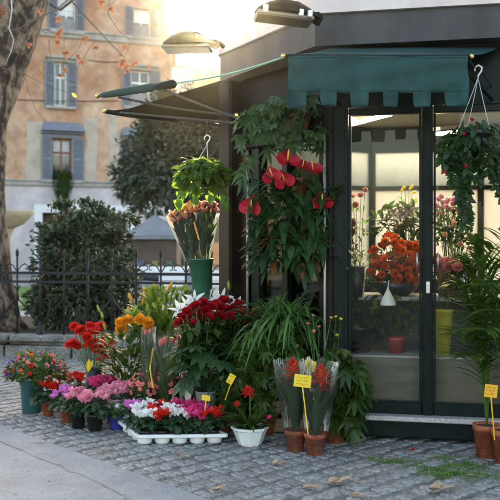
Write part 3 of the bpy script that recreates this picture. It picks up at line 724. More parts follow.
# stone basin of a fountain
M_basin = mat('sandstone basin', (.36,.28,.18), (.48,.39,.27), rough=.8, scale=4)
fb = P(3, 213, 19); fo = thing('fountain', 'sandstone fountain bowl on a pedestal partly behind the plane tree trunk', 'fountain', (fb.x, 19, .03))
mb = MB(); mb.lathe([(0,-.40),(.22,-.38),(.45,-.28),(.62,-.10),(.68,.0),(.66,.03),(.58,.02),(.3,-.1),(0,-.14)], (0,0,fb.z), 28); mb.build('basin', M_basin, fo, smooth=True, local=True)
mb = MB(); mb.lathe([(.42,0),(.40,.15),(.22,.25),(.15,.6),(.19,1.1),(.16,1.5),(.24,fb.z-.38)], n=20); mb.build('pedestal', M_basin, fo, smooth=True, local=True)

# ================================================================== the flower kiosk (elongated octagon)
fd = V((.978, -.208, 0)).normalized(); fo_ = V((fd.y, -fd.x, 0)); C = V((.63, 6.45, 0))
def rot45(d, k): a = R(45*k); return V((d.x*math.cos(a)-d.y*math.sin(a), d.x*math.sin(a)+d.y*math.cos(a), 0))
lens = [2.6, 1.41, 2.0, 1.41, 2.6, 1.41, 2.0, 1.41]
CP = [C.copy()]
for k in range(7): CP.append(CP[-1]+rot45(fd, k)*lens[k])
Dp = CP[7]; ad = (Dp-C).normalized(); an = V((ad.y, -ad.x, 0)); an = an if an.y < 0 else -an
FR = Matrix((fd, fo_, Z)).transposed(); AR = Matrix((ad, an, Z)).transposed()
def FW(t, z, n=0.0): return C+fd*t+fo_*n+V((0,0,z))
def AW(t, z, n=0.0): return C+ad*t+an*n+V((0,0,z))
def tpx(px): k = (px-CX)/FPX; return (k*C.y-C.x)/(fd.x-k*fd.y)
kt = thing('flower_kiosk', 'dark octagonal flower shop kiosk with glazed doors and a grey and pink roof edge', 'kiosk', tuple(C))
def off_ring(d, zs=None, dD=None):
    out = []
    for i in range(8):
        n0 = rot45(fo_, i-1); n1 = rot45(fo_, i); b = (n0+n1).normalized(); k = d/math.cos(R(22.5))
        if dD is not None and i == 7: k = dD/math.cos(R(22.5))
        out.append(CP[i]+b*k)
    return out
def ring_band(mb, r, z0, z1, mi=0, inner=None):
    for i in range(8):
        a, b = r[i], r[(i+1) % 8]; mb.quad(a+Z*z0, b+Z*z0, b+Z*z1, a+Z*z1, mi)
r1, r2 = off_ring(.25, dD=.12), off_ring(.28, dD=.14)
mb = MB(); ring_band(mb, r1, 2.92, 3.15); mb.add([p+Z*2.92 for p in r1], [tuple(range(8))]); mb.build('fascia', M_band, kt)
mb = MB(); ring_band(mb, r2, 3.153, 3.31); mb.add([p+Z*3.153 for p in r2], [tuple(range(8))]); mb.build('cornice', M_pink, kt)
cc = sum(CP, V((0,0,0)))/8
mb = MB(); r3 = off_ring(.24, dD=.1); top = [cc+(p-cc)*.25+Z*4.1 for p in r3]
for i in range(8): a, b = r3[i]+Z*3.312, r3[(i+1) % 8]+Z*3.312; mb.quad(a, b, top[(i+1) % 8], top[i])
mb.add(top, [tuple(range(8))]); mb.build('roof', M_brown, kt)
mb = MB(); r4 = off_ring(-.03); mb.add([p+Z*2.85 for p in r4], [tuple(range(8))]); mb.build('ceiling', mat('kiosk ceiling', (.30,.27,.22), (.38,.34,.28), rough=.8), kt)
mb = MB(); mb.add([p+Z*.17 for p in off_ring(-.01)], [tuple(range(8))]); mb.build('floor', mat('kiosk floor', (.12,.11,.10), (.18,.17,.15), rough=.6), kt)
# front
mb = MB(); mb.box(FW(1.3, .095, -.04), (2.6, .14, .125), FR, bev=.008); mb.build('base_beam', M_green, kt)
mb = MB(); mb.box(FW(1.3, .178, -.02), (2.64, .20, .036), FR, bev=.006); mb.build('granite_sill', M_gran, kt)
mb = MB(); mb.box(FW(1.3, 2.71, -.05), (2.6, .08, .42), FR); mb.build('lintel', M_green, kt)
for t0, t1 in ((0,.113),(tpx(422),tpx(433)),(1.30,1.42),(1.98,2.05),(2.5,2.6)):
    mb = MB(); mb.box(FW((t0+t1)/2, 1.35, -.05), (t1-t0, .10, 2.30), FR, bev=.008)
    mb.box(FW((t0+t1)/2, 1.35, .003), ((t1-t0)*.45, .012, 2.29), FR); mb.build('mullion', M_green, kt)
M_hand = mat('steel handle', (.5,.5,.5), rough=.3, metal=.9)
for i, (t0, t1) in enumerate(((.113,tpx(422)),(tpx(433),1.30),(1.42,1.98),(2.05,2.5))):
    mb = MB(); tc_ = (t0+t1)/2; wd = t1-t0
    mb.box(FW(tc_, .245, -.045), (wd-.006, .07, .09), FR, bev=.006); mb.box(FW(tc_, 2.47, -.045), (wd-.006, .07, .055), FR, bev=.006)
    for tt in (t0+.012, t1-.012): mb.box(FW(tt, 1.365, -.047), (.018, .06, 2.15), FR)
    do = mb.build('door', M_green, kt)
    mb = MB(); mb.box(FW(tc_, 1.365, -.05), (wd-.045, .006, 2.155), FR); mb.build('pane', M_glass, do)
    if i < 2:
        mb = MB(); tt = t1-.035 if i == 0 else t0+.035
        mb.tube([FW(tt,1.28,-.01), FW(tt,1.28,.03), FW(tt,1.40,.03), FW(tt,1.40,-.01)], .007, 6); mb.build('handle', M_hand, do, smooth=True)
    mb = MB(); mb.box(FW(tc_, .42, -.16), (wd+.05, .02, .36), FR); mb.build('lower_panel', mat('plywood panel', (.10,.075,.05), (.16,.125,.085), rough=.6, scale=3, stretch=(1,1,6)), kt)
# angled side
LA = 1.41
mb = MB(); mb.box(AW(LA/2-.06, 2.685, -.05), (LA-.12, .08, .47), AR); mb.build('lintel', M_brown, kt)
mb = MB(); mb.box(AW(LA/2-.06, 2.37, -.03), (LA-.12, .12, .15), AR, bev=.01); mb.build('crossbeam', M_brown, kt)
mb = MB(); mb.box(AW(LA/2, .33, -.05), (LA-.1, .08, .6), AR, bev=.006); mb.build('lower_panel', M_green, kt)
mb = MB(); mb.box(AW(LA/2-.06, 1.46, -.05), (LA-.14, .006, 1.66), AR); mb.build('pane', clear('side glass', tint=(.22,.23,.22), gloss=.02, rough=.03, fk=.5), kt)
for t0, t1, dp in ((.02,.17,.10),(.60,.68,.09),(1.02,1.14,.09)):
    mb = MB(); mb.box(AW((t0+t1)/2, 1.46, -.045), (t1-t0, dp, 1.67), AR, bev=.006); mb.build('mullion', M_brown if t0 < .5 else M_green, kt)
mb = MB(); mb.box(V((-.147, 7.62, 1.46)), (.205, .205, 2.9), AR, bev=.02); mb.build('post', M_brown, kt)
mb = MB(); mb.box(C+V((-.005,.06,1.46)), (.11, .11, 2.9), AR, bev=.012); mb.build('post', M_brown, kt)
for p, r_ in ((AW(.055,1.35,.035), .011), (V((-.022,7.50,1.35)), .013)):
    mb = MB(); mb.tube([p+V((0,0,-1.2)), p+V((0,0,1.0))], r_, 8); mb.build('drainpipe', M_alu, kt, smooth=True)
# remaining sides: frosted and cream glazing between posts, solid right and left ends
M_frost = mat('frosted glass', (.07,.085,.09), (.50,.54,.56), rough=.4, scale=3.2, transl=.65)
M_creamg = mat('cream glazing', (.60,.60,.56), (.80,.80,.77), rough=.5, scale=1.6, transl=.7)
for i in range(1, 7):
    a, b = CP[i], CP[(i+1) % 8]; d = (b-a).normalized(); nrm = rot45(fo_, i); RR = Matrix((d, nrm, Z)).transposed(); L = (b-a).length
    def SW(t, z, n=0.0): return a+d*t+nrm*n+V((0,0,z))
    back = i in (3, 4, 5)
    mb = MB(); mb.box(SW(L/2, .09, -.05), (L-.02, .08, .16), RR); mb.box(SW(L/2, 2.735, -.05), (L-.02, .08, .37), RR)
    mb.box(SW(L/2, .6, -.05), (L-.02, .078, .86), RR)
    mb.build('wall', M_green, kt)
    k = max(1, round(L/.7)) if back else 1
    for q in range(k+1):
        mb = MB(); mb.box(SW(min(max(q*L/k, .03), L-.03), 1.46, -.052), (.07,.09,2.2), RR); mb.build('post', M_green, kt)
    if back:
        mb = MB(); mb.box(SW(L/2, 2.12, -.05), (L-.02, .08, .05), RR); mb.build('transom', M_green, kt)
        mb = MB(); mb.box(SW(L/2, 2.34, -.05), (L-.02, .012, .42), RR); mb.build('pane', M_frost, kt)
        mb = MB(); mb.box(SW(L/2, 1.56, -.05), (L-.02, .012, 1.07), RR); mb.build('pane', M_creamg, kt)
    else:
        mb = MB(); mb.box(SW(L/2, 1.79, -.05), (L-.02, .05, 1.52), RR); mb.build('wall_panel', M_brown if i != 6 else M_green, kt)
# interior shelves
M_shelf = mat('shelf board', (.30,.28,.25), (.42,.40,.36), rough=.6, scale=4)
mb = MB(); mb.box(FW(.95, .60, -.36), (1.7, .40, .025), FR, bev=.004); mb.build('shelf', M_shelf, kt)
mb = MB(); mb.box(FW(.85, 1.03, -.72), (1.4, .55, .03), FR, bev=.004); mb.build('shelf', M_shelf, kt)
mb = MB()
for t_ in (.3, 1.45):
    for n_ in (-.5, -.95): mb.beam(FW(t_,.17,n_), FW(t_,1.01,n_), .04, .04, up=V((0,1,0)))
mb.build('shelf_frame', M_iron, kt)
mb = MB(); mb.box(FW(.85, .60, -1.05), (1.5, .02, .85), FR); mb.build('back_panel', mat('dark back board', (.05,.055,.06), (.09,.095,.10), rough=.6), kt)
# lit tube on the ceiling
tl = thing('ceiling_tube', 'lit white fluorescent tube under the kiosk ceiling behind the door glass', 'light', tuple(P(370,118,7.6)))
a, b = P(352,124,7.3), P(391,114,8.0)
mb = MB(); mb.tube([a, b], .018, 10); mb.build('tube', mat('lit tube', (1,1,1), emit=((1,.93,.78), 60)), tl, smooth=True)
mb = MB(); mb.beam(a+Z*.045, b+Z*.045, .09, .035); mb.build('housing', M_whitep, tl)
a, b = P(436,134,7.3), P(466,131,7.9)
tl2 = thing('ceiling_tube', 'short lit warm tube in the kiosk beyond the trailing hanging basket', 'light', tuple(P(450,132,7.6)))
mb = MB(); mb.tube([a, b], .016, 10); mb.build('tube', mat('lit tube warm', (1,1,1), emit=((1,.80,.45), 30)), tl2, smooth=True)
mb = MB(); mb.beam(a+Z*.045, b+Z*.045, .08, .03); mb.build('housing', M_whitep, tl2)

mb = MB(); mb.box(FW(tpx(428),1.15,.012), (.03,.014,.09), FR, bev=.003); mb.lathe([(.008,0),(.008,.006),(0,.007)], FW(tpx(428),1.17,.019), 10, axis=fo_); mb.build('lock', M_hand, kt)
# ---- front awning
YB = 5.5
bl, br = P(288,56,YB), P(467,56.5,YB); wl_, wr = P(336,47.5,6.36), P(500,48,6.1)
aw = thing('awning', 'teal canvas awning with a notched valance over the kiosk doors', 'awning', tuple(P(378,56,YB)))
mb = MB(); mb.tube([bl-V((.012,0,0)), br+V((.012,0,0))], .014, 10); mb.build('bar', M_green, aw, smooth=True)
for e in (bl-V((.03,0,0)), br+V((.03,0,0))):
    mb = MB(); mb.lathe([(0,-.018),(.012,-.012),(.018,0),(.012,.012),(0,.018)], e, 10); mb.build('finial', M_brass, aw, smooth=True)
def can(u, v):
    a, b = bl.lerp(br, u), wl_.lerp(wr, u); p = a.lerp(b, v); p.z -= .02*math.sin(math.pi*v)*(1+.3*math.sin(u*9)); return p+V((0,0,.012))
mb = MB(); mb.grid(can, 24, 6); mb.build('canopy', M_teal, aw, smooth=True, solid=.004)
# valance: one cloth with notches, creased near its ends
pxs = [288,306,320,336,351,367,383,397,413,430,445,467]
vz = 37*YB/FPX; vf = 51*YB/FPX
def val(px, q):                                          # q = drop below the bar in metres
    u = (px-288)/179; p = bl.lerp(br, u); k = q/vf; e = max(0, 1-u/.16); e2 = max(0, (u-.86)/.14)
    w_ = 1.9*(.011*math.sin(px*.13+k*1.2)*k+.006*math.sin(px*.31+1-k*2)*k+.016*e*math.sin(k*9-u*40)*k+.014*e2*math.sin(k*8+u*44)*k+.004*math.sin(px*.05+k*14))
    return V((p.x+.006*math.sin(k*5+px*.2)*k, p.y-.018+w_, p.z-q-.004*math.sin(px*.11)*k))
mb = MB(); N = 179; ns = 14
def vlen(px):
    for i in range(11):
        if pxs[i] <= px <= pxs[i+1]:
            if i % 2 == 0: 
                m = min(px-pxs[i], pxs[i+1]-px) if 0 < i < 10 else (pxs[i+1]-px if i == 0 else px-pxs[i]); return vf-.012*max(0, 1-m/2.0)**2
            m = min(px-pxs[i], pxs[i+1]-px); return vz+.014*max(0, 1-m/2.2)**2
cols_ = []
for i in range(N*2+1): cols_.append(288+i/2)
vs = []; fs = []
for i, px in enumerate(cols_):
    inside = any(a_ < px < b2 for a_, b2 in zip(pxs[1::2], pxs[2::2])); L_ = vlen(px)
    for k in range(ns+1): vs.append(val(px, vz*k/9 if k <= 9 else (vz+(max(L_,vz+.0005)-vz)*(k-9)/5)))
for i in range(len(cols_)-1):
    cx_ = (cols_[i]+cols_[i+1])/2; notch = any(a_ < cx_ < b2 for a_, b2 in zip(pxs[1::2], pxs[2::2]))
    for k in range(9 if notch else ns): o0 = i*(ns+1)+k; fs.append((o0, o0+ns+1, o0+ns+2, o0+1))
mb.add(vs, fs)
va = mb.build('valance', M_teal, aw, smooth=True, solid=.003)
for q_ in (.012, vz-.012):
    mb = MB(); mb.tube([val(x_, q_)-V((0,.003,0)) for x_ in range(288, 468, 3)], .0022, 4); mb.build('seam', mat('teal seam', (.003,.038,.036), rough=.8), va)
for px in (300, 455):
    u = (px-288)/179; mb = MB(); p = bl.lerp(br, u); q = FW(tpx(340 if px < 400 else 492), 2.52, .02); mb.tube([p-Z*.01, p.lerp(q,.5)-Z*.01, q], .011, 6); mb.build('arm', M_green, aw, smooth=True)
# ---- rolled awning of the angled side and the far one
g0, g1 = P(98,96,7.3), P(176,83.5,6.8)
rw = thing('rolled_awning', 'rolled green awning on a pole reaching out left of the kiosk', 'awning', tuple(g0))
mb = MB(); dd = (g1-g0); mb.tube([g0+dd*t for t in (.03,.08,.3,.7,.76)], [.014,.024,.032,.035,.022], 12); mb.build('canvas_roll', M_teal, rw, smooth=True)
mb = MB(); mb.tube([g0+dd*t for t in (.72,.78,.97,1)], [.016,.032,.036,.016], 12); mb.build('roll_end', M_green, rw, smooth=True)
mb = MB(); mb.tube([g0, g1], .012, 8); mb.build('bar', M_green, rw, smooth=True)
mb = MB(); mb.lathe([(0,-.022),(.016,-.014),(.022,0),(.016,.014),(0,.022)], g0-dd*.01, 10); mb.build('finial', M_brass, rw, smooth=True)
def braid(name, a, b, r, parent, sag=.0):
    a, b = V(a), V(b); n = max(12, int((b-a).length/.022)); mb = MB(); d = (b-a).normalized(); e = d.orthogonal().normalized(); f = d.cross(e)
    for ph in (0, 2.094, 4.189):
        mb.tube([a.lerp(b, i/n)+(e*math.cos(ph+i*.9)+f*math.sin(ph+i*.9))*r*.55-Z*sag*math.sin(math.pi*i/n) for i in range(n+1)], r*.62, 5)
    mb.build(name, M_rope, parent, smooth=True)
braid('arm', P(162,89,6.95), AW(.62,2.37,.04), .010, rw, .01)
braid('arm', P(118,97,7.3), P(238,116,7.45), .010, rw, .02)
mb = MB(); p = P(238,116,7.44); mb.lathe([(.03,0),(.034,.012),(.02,.03),(0,.034)], p, 12, axis=V((-.8,-.6,0))); mb.build('bracket', M_brass, rw, smooth=True)
mb = MB(); q0 = P(176,83,6.8); n = 14; mb.tube([q0.lerp(bl+V((0,0,.0)), i/n)-Z*.025*math.sin(math.pi*i/n) for i in range(n+1)], .006, 6); mb.build('cord', M_cordg, rw, smooth=True)
f0, f1, f2, f3 = P(106,111.5,7.6), P(176,121,8.2), P(226,119,8.6), P(226,79,7.9)
fw = thing('side_awning', 'dark canvas awning spread out to the left of the kiosk seen from underneath', 'awning', tuple(f0))
mb = MB(); f0b = P(128,109,7.7); mb.add([f0, f1, f2, f3, f0b], [(0,1,2,3,4)]); mb.build('canopy', mat('dark green canvas', (.008,.011,.010), (.014,.018,.016), rough=.8), fw, solid=.004)
mb = MB(); mb.tube([f0, f0.lerp(f1,.3), f1], [.02,.026,.022], 8); mb.build('bar', M_green, fw, smooth=True)
mb = MB(); mb.lathe([(0,-.022),(.016,-.014),(.022,0),(.016,.014),(0,.022)], f0-(f1-f0)*.02, 10); mb.build('finial', M_brass, fw, smooth=True)
braid('arm', P(120,112.5,7.5), P(234,123,7.22), .010, fw, .0)
braid('arm', P(176,119,8.15), P(226,126,8.4), .013, fw, .0)

# ---- floodlights on the roof edge
M_lampb = mat('lamp housing', (.014,.011,.010), (.026,.021,.018), rough=.6, scale=9, spec=.08)
M_lens = mat('lamp lens', (.12,.105,.09), rough=.2, spec=.6)
def floodlight(label, c, half, hgt, yaw, tip, anchor, clips=False):
    t = thing('floodlight', label, 'lamp', tuple(c), 'floodlights on the kiosk roof'); rot = Matrix.Rotation(yaw, 3, 'Z') @ Matrix.Rotation(tip, 3, 'Y')
    mb = MB(); prof = [(-1,.0,.35),(-.92,.28,.62),(-.6,.72,.92),(-.2,1,1),(.25,.95,1),(.6,.62,.85),(.85,.35,.6),(1,.12,.35)]; vs = []; n = 10
    for x_, h_, w_ in prof:
        for j in range(n):
            a = math.pi*j/(n-1); vs.append(V(c)+rot @ V((x_*half, -math.cos(a)*w_*half*.62, math.sin(a)**.7*h_*hgt)))
    fs = [(i*n+j, i*n+j+1, (i+1)*n+j+1, (i+1)*n+j) for i in range(len(prof)-1) for j in range(n-1)]
    fs += [tuple(i*n for i in range(len(prof)))+tuple(i*n+n-1 for i in reversed(range(len(prof))))]
    mb.add(vs, fs); mb.build('housing', M_lampb, t, smooth=False)
    mb = MB(); mb.box(V(c)+rot @ V((-.1*half,0,-.022)), (half*1.75, half*1.05, .036), rot, bev=.012); mb.build('lens', M_lens, t)
    if clips:
        for x_ in (-.72, .35, .62):
            mb = MB(); mb.box(V(c)+rot @ V((x_*half, -half*.56, .0)), (.035,.02,.05), rot, bev=.005); mb.build('clip', M_alu, t)
    mb = MB(); e = V(c)+rot @ V((half*.92,0,.01)); mb.lathe([(.04,-.03),(.045,0),(.04,.03),(0,.035)], e, 10, axis=V((0,-1,0))); mb.tube([e, e.lerp(V(anchor),.5)+Z*.02, anchor], .018, 8); mb.build('bracket', M_lampb, t, smooth=True)
floodlight('dark domed floodlight sticking out from the kiosk roof corner against the sky', P(190,46,7.3), .235, .13, -.1, 0, P(224,47,7.35))
floodlight('dark floodlight with metal clips above the corner where the awning begins', P(287,16,5.95), .23, .11, .10, .10, P(318,24,6.15), True)

# ================================================================== flowers on the paving
def gp(px, py, Y=None):
    if Y is None: Y = GY(py)
    return V(((px-CX)*Y/FPX, Y, .004))
def at(px, py, Y, base): return P(px, py, Y)-V(base)         # offset from a thing's base
# teal bucket with mixed primulas
b = gp(32, 412); t = thing('potted_primrose', 'round mixed flower plant of red, orange and purple blooms in a tall teal pot', 'potted plant', b)
pot(t, .085, .105, .30, mat('teal glazed pot', (.035,.13,.15), (.06,.18,.20), rough=.35, scale=6))
mb = MB(); dome_leaves(mb, (.035,0,.33), (.27,.23,.185), 420, .058, .036, prof='oval', zlo=-.3, inner=.6); mb.build('foliage', [L_mid, M_stem], t, smooth=True, local=True)
for i in range(78):
    d = rdir(-.15, 1); p = V((.035+d.x*.26, d.y*.23, .335+d.z*.18)); part('flower', bloom('tiny', random.choice((P_red,P_red,P_red,P_sal,P_sal,P_pink,P_verm,P_purp) if d.x > -.6 else (P_purp,P_purp,P_purp,P_red))), t, p, aim(d, .3), U(1.2,1.9))
# cyclamens
cyclamen('bright red cyclamen in a terracotta pot directly right of the teal pot', P_red, gp(48,413,7.25), M_terra, h=.13, fr=.13, nf=11, nl=60)
cyclamen('red cyclamen behind the magenta one, under the red gerberas', P_red, gp(70,405,7.65), M_terra, h=.13, fr=.15, nf=15, nl=50)
cyclamen('magenta purple cyclamen in a small terracotta pot beside the black pots', P_mag, gp(67,418,7.0), M_terra, h=.11, fr=.13, nf=12, nl=56)
cyclamen('hot pink dense cyclamen below the orange ranunculus', P_hot, gp(102,407,7.5), M_terra, h=.12, fr=.14, nf=26, nl=50)
cyclamen('pale pink cyclamen in the left of the two black pots', P_pink, gp(78,427,6.8), M_blackpot, h=.13, r=.065, fr=.13, nf=16, nl=64)
cyclamen('pale pink cyclamen in the right of the two black pots', P_pink, gp(95,430,6.7), M_blackpot, h=.13, r=.068, fr=.13, nf=16, nl=60)
cyclamen('pink cyclamen in a terracotta pot behind the blue wrapped plant', P_pink, gp(112,420,7.0), M_terra, h=.12, fr=.13, nf=15, nl=44)
cyclamen('rosy pink cyclamen between the black pots and the salmon azaleas', P_pink, gp(128,416,7.2), M_terra, h=.12, fr=.14, nf=15, nl=44)
# azaleas
def azalea(label, px, py, Y, pm, group='small salmon azaleas behind the white tray'):
    t = thing('potted_azalea', label, 'potted plant', gp(px,py,Y), group); pot(t, .055, .075, .16, M_terra)
    mb = MB(); dome_leaves(mb, (0,0,.24), (.16,.13,.13), 170, .035, .018, prof='oval', zlo=-.3, seg=3); mb.build('foliage', [L_dark, M_stem], t, smooth=True, local=True)
    for i in range(38):
        d = rdir(-.05, 1); part('flower', bloom('tiny', pm), t, (d.x*.165, d.y*.135, .25+d.z*.145), aim(d,.3), U(1.3,2.0))
azalea('small salmon azalea left behind the white tray beside the cellophane bunch', 146, 410, 7.0, P_sal)
azalea('small salmon azalea standing in the middle of its row behind the white tray', 162, 409, 7.0, P_sal)
azalea('small salmon azalea nearest the grey cone pot', 179, 410, 6.95, P_sal)
# blue wrapped plant
b = gp(117, 429); t = thing('wrapped_plant', 'leafy plant wrapped in blue paper and cellophane at the tray corner', 'wrapped plant', b)
mb = MB(); mb.lathe([(0,0),(.05,.0),(.065,.05),(.085,.11),(.078,.115),(.05,.06)], n=18); mb.build('wrap', mat('blue paper', (.015,.025,.20), (.03,.045,.30), rough=.35), t, local=True)
mb = MB(); mb.lathe([(.066,.05),(.09,.12),(.115,.19),(.095,.225),(.05,.235)], n=16); mb.build('cellophane', M_cell, t, smooth=True, local=True)
mb = MB(); dome_leaves(mb, (0,0,.13), (.085,.085,.085), 70, .05, .035, prof='oval'); mb.build('foliage', [L_lite, M_stem], t, smooth=True, local=True)
for i in range(9): d = rdir(.2,1); part('flower', bloom('tiny', P_mag if i < 4 else P_white), t, (d.x*.08-.01, d.y*.08, .14+d.z*.08), d, 1.3)
# white plant tray with its cyclamens
tb = gp(171, 442, 6.46); ta = R(3); tx, ty = V((math.cos(ta), math.sin(ta), 0)), V((-.40, .917, 0))
TW, TD = .64, .54; TR = Matrix((tx, ty, Z)).transposed()
t = thing('plant_tray', 'white plastic carrying tray with rows of cup wells, holding bedding cyclamens', 'tray', tuple(tb))
mb = MB()
def TP(u, v, z): return TR @ V(((u-.5)*TW, (v-.5)*TD, z))
for (u0, v0, u1, v1) in ((0,0,1,0),(0,1,1,1),(0,0,0,1),(1,0,1,1)):
    a, b_ = TP(u0,v0,.063), TP(u1,v1,.063); mb.beam(a, b_, .026, .026, bev=.005); 
mb.quad(TP(0,0,.058),TP(1,0,.058),TP(1,1,.058),TP(0,1,.058)); mb.build('rim', M_whitep, t, local=True)
for i in range(5):
    for j in range(4):
        if 0 < i < 4 and j > 1: continue
        mb = MB(); mb.lathe([(0,0),(.046,.0),(.054,.012),(.060,.056)], TP((i+.5)/5,(j+.5)/4,.0), 16); mb.build('cup', M_whitep, t, smooth=True, local=True)
rowc = [[P_white,P_red,P_white,P_hot,P_red],[P_white,P_red,P_white,P_hot,P_hot],[P_mag,P_white,P_red,P_hot,P_hot]]
nm = {'petal white':'white','petal red':'red','petal hot pink':'hot pink','petal magenta':'magenta'}
rows = ['front row', 'middle row', 'back row']; posn = ['at the left end', 'second from the left', 'in the centre', 'second from the right', 'at the right end']
for j in range(3):
    for i in range(5):
        p = tb+TP(.115+i*.193, (j+.5)/3.1, 0)
        cyclamen('%s cyclamen in the %s of the white tray, %s' % (nm[rowc[j][i].name], rows[j], posn[i]), rowc[j][i], (p.x, p.y, .052), M_blackpot, h=.045, r=.045, fr=.085 if i not in (0,4) else .10, nf=9 if rowc[j][i] is not P_hot else 15, nl=44 if j == 0 else 26, flat=.85, group='cyclamens in the white tray')
price_tag('small yellow price tag stuck in the white tray among the hot pink cyclamens', tuple(P(202,432,6.3)), P(206,398,6.3), (.062,.040), R(8), lines=1)
# hot red cyclamen tip right of tray is part of the row; clear tag
mb = MB(); mb.leaf((0,0,0), (.15,0,1), .11, .055, up=V((0,-1,0)), fold=.1, seg=5); o = mb.build('plastic_tag', mat('clear plastic tag', (.62,.58,.50), rough=.25), None, solid=.001)
o.location = P(187,402,6.66); tag(o, 'pale pointed plastic plant label sticking up behind the tray', 'plant label')
# gerberas
b = gp(94, 402, 7.9); t = thing('gerbera_bunch', 'big bunch of scarlet red blooms on tall pale stems in a vase', 'bunch of flowers', b)
mb = MB(); fl = []
for i in range(36):
    px, py = 90+random.gauss(0,11), 337+U(-13,13); px = max(70,min(110,px))
    if i > 29: px, py = U(98,111), U(348,360)
    p = at(px, py, 7.9+U(-.12,.12), b); fl.append(p); mb.tube([(p.x*.15,p.y*.2,.2), (p.x*.5,p.y*.6,.34), tuple(p-Z*.01)], .003, 5, cap=False)
mb.build('foliage', [M_stem], t, smooth=True, local=True)
for i, p in enumerate(fl): part('flower', bloom('ball' if i % 2 else 'disc', P_red), t, p, aim((p.x*1.2,-.45,.75), .3), U(1.0,1.35))
mb = MB(); mb.lathe([(0,.0),(.06,0),(.075,.15),(.09,.30),(.085,.30),(.07,.15)], n=18); mb.build('vase', M_blackpot, t, smooth=True, local=True)
o_ = at(88,372,7.55,b); mb = MB(); mb.leaf(o_, (.1,-.1,1), .12, .04, up=V((0,-1,0)), seg=3); mb.leaf(o_, (.35,0,.9), .11, .03, up=V((0,-1,0)), seg=3); mb.build('ribbon', M_yel, t, local=True)
# orange ranunculus plant
b = gp(128, 405, 7.65); t = thing('orange_ranunculus', 'leafy plant with round orange ranunculus heads and pale buds in a terracotta pot', 'potted plant', b); pot(t, .07, .09, .17, M_terra)
mb = MB()
for i in range(330):
    a = U(0,6.28); h = U(.15,.66); r = .20*math.sqrt(U(0,1)); d = V((math.cos(a),math.sin(a),U(.3,1.4))); mb.leaf((r*math.cos(a),r*math.sin(a),h), d, U(.11,.19), .042, droop=.35, seg=4)
fl = [at(x, y, 7.5+U(-.08,.1), b) for x, y in ((121,329),(128,321),(140,320),(148,323),(148,329),(121,323))]
for p in fl: mb.tube([(p.x*.3,p.y*.3,.2), tuple(p-Z*.01)], .003, 5, mi=1)
bu_ = [at(x, y, 7.5, b) for x, y in ((103,318),(106,330),(109,343),(134,312),(100,312),(147,311))]
for p in bu_: mb.tube([(p.x*.4,p.y*.4,.25), tuple(p)], .003, 5, mi=1)
mb.build('foliage', [L_mid, M_stem], t, smooth=True, local=True)
for p in fl: part('flower', bloom('ball', P_org), t, p, aim((0,-.6,.6),.3), 1.5)
for p in bu_: part('bud', bloom('bud', P_budg), t, p, aim((p.x*2,0,.8),.3), .9)
# lily buds bunch
b = gp(160, 404, 7.8); t = thing('lily_bunch', 'tall bunch of closed green and orange lily buds behind the ranunculus', 'bunch of flowers', b)
mb = MB(); fl = []
for i in range(44):
    px, py = U(128,192), U(286,324); py += abs(px-160)*.25*U(.4,1); p = at(px, py, 7.8+U(-.2,.2), b); fl.append(p)
    mb.tube([(p.x*.25,p.y*.3,.35), (p.x*.7,p.y*.7,p.z-.15), tuple(p)], .0035, 5, mi=1)
for i in range(900):
    k = random.choice(fl); s_ = U(.35,1)**.6; p = V((k.x*s_, k.y*s_, .35+(k.z-.35)*s_)); mb.leaf(p, aim((k.x*2,k.y,1),.6), U(.08,.14), .036, droop=.2, seg=3)
mb.build('foliage', [leafm('lily leaf', (.06,.13,.014), (.20,.28,.045), transl=.35), M_stem], t, smooth=True, local=True)
for i, p in enumerate(fl): part('bud', bloom('bud', P_budo if i % 3 == 0 else P_budg), t, p, aim((p.x*1.6,-.1,.75),.5), U(1.0,1.35))
mb = MB(); mb.lathe([(0,0),(.09,0),(.12,.34),(.125,.40),(.115,.40),(.10,.3)], n=20); mb.build('bucket', M_blackpot, t, smooth=True, local=True)
# white lilies and red roses
b = gp(205, 416, 7.25); t = thing('white_lily_bunch', 'open white lilies standing behind the red roses', 'bunch of flowers', b)
mb = MB(); fl = [(187,305),(180,311),(195,301),(213,303),(221,300),(229,309),(236,306),(208,300)]
fl = [at(x,y,7.05+U(-.1,.15),b) for x,y in fl]
for p in fl: mb.tube([(p.x*.2,p.y*.2,.35), tuple(p-Z*.02)], .004, 5, mi=1)
for i in range(90):
    k = random.choice(fl); s_ = U(.4,.95); p = V((k.x*s_, k.y*s_, .35+(k.z-.35)*s_)); mb.leaf(p, aim((k.x*2,k.y-.2,.6),.6), U(.1,.15), .032, droop=.3, seg=3)
mb.build('foliage', [L_mid, M_stem], t, smooth=True, local=True)
for i, p in enumerate(fl): part('flower', bloom('lily', P_white), t, p, aim((p.x,-.7,.7),.4), U(.8,1.0))
for x, y in ((200,290),(229,290),(193,326)): p = at(x,y,7.2,b); part('bud', bloom('bud', P_budg), t, p, aim(Z,.3), 1.1)
mb = MB(); mb.lathe([(0,0),(.09,0),(.12,.34),(.125,.40),(.115,.40),(.10,.3)], n=20); mb.build('bucket', M_blackpot, t, smooth=True, local=True)
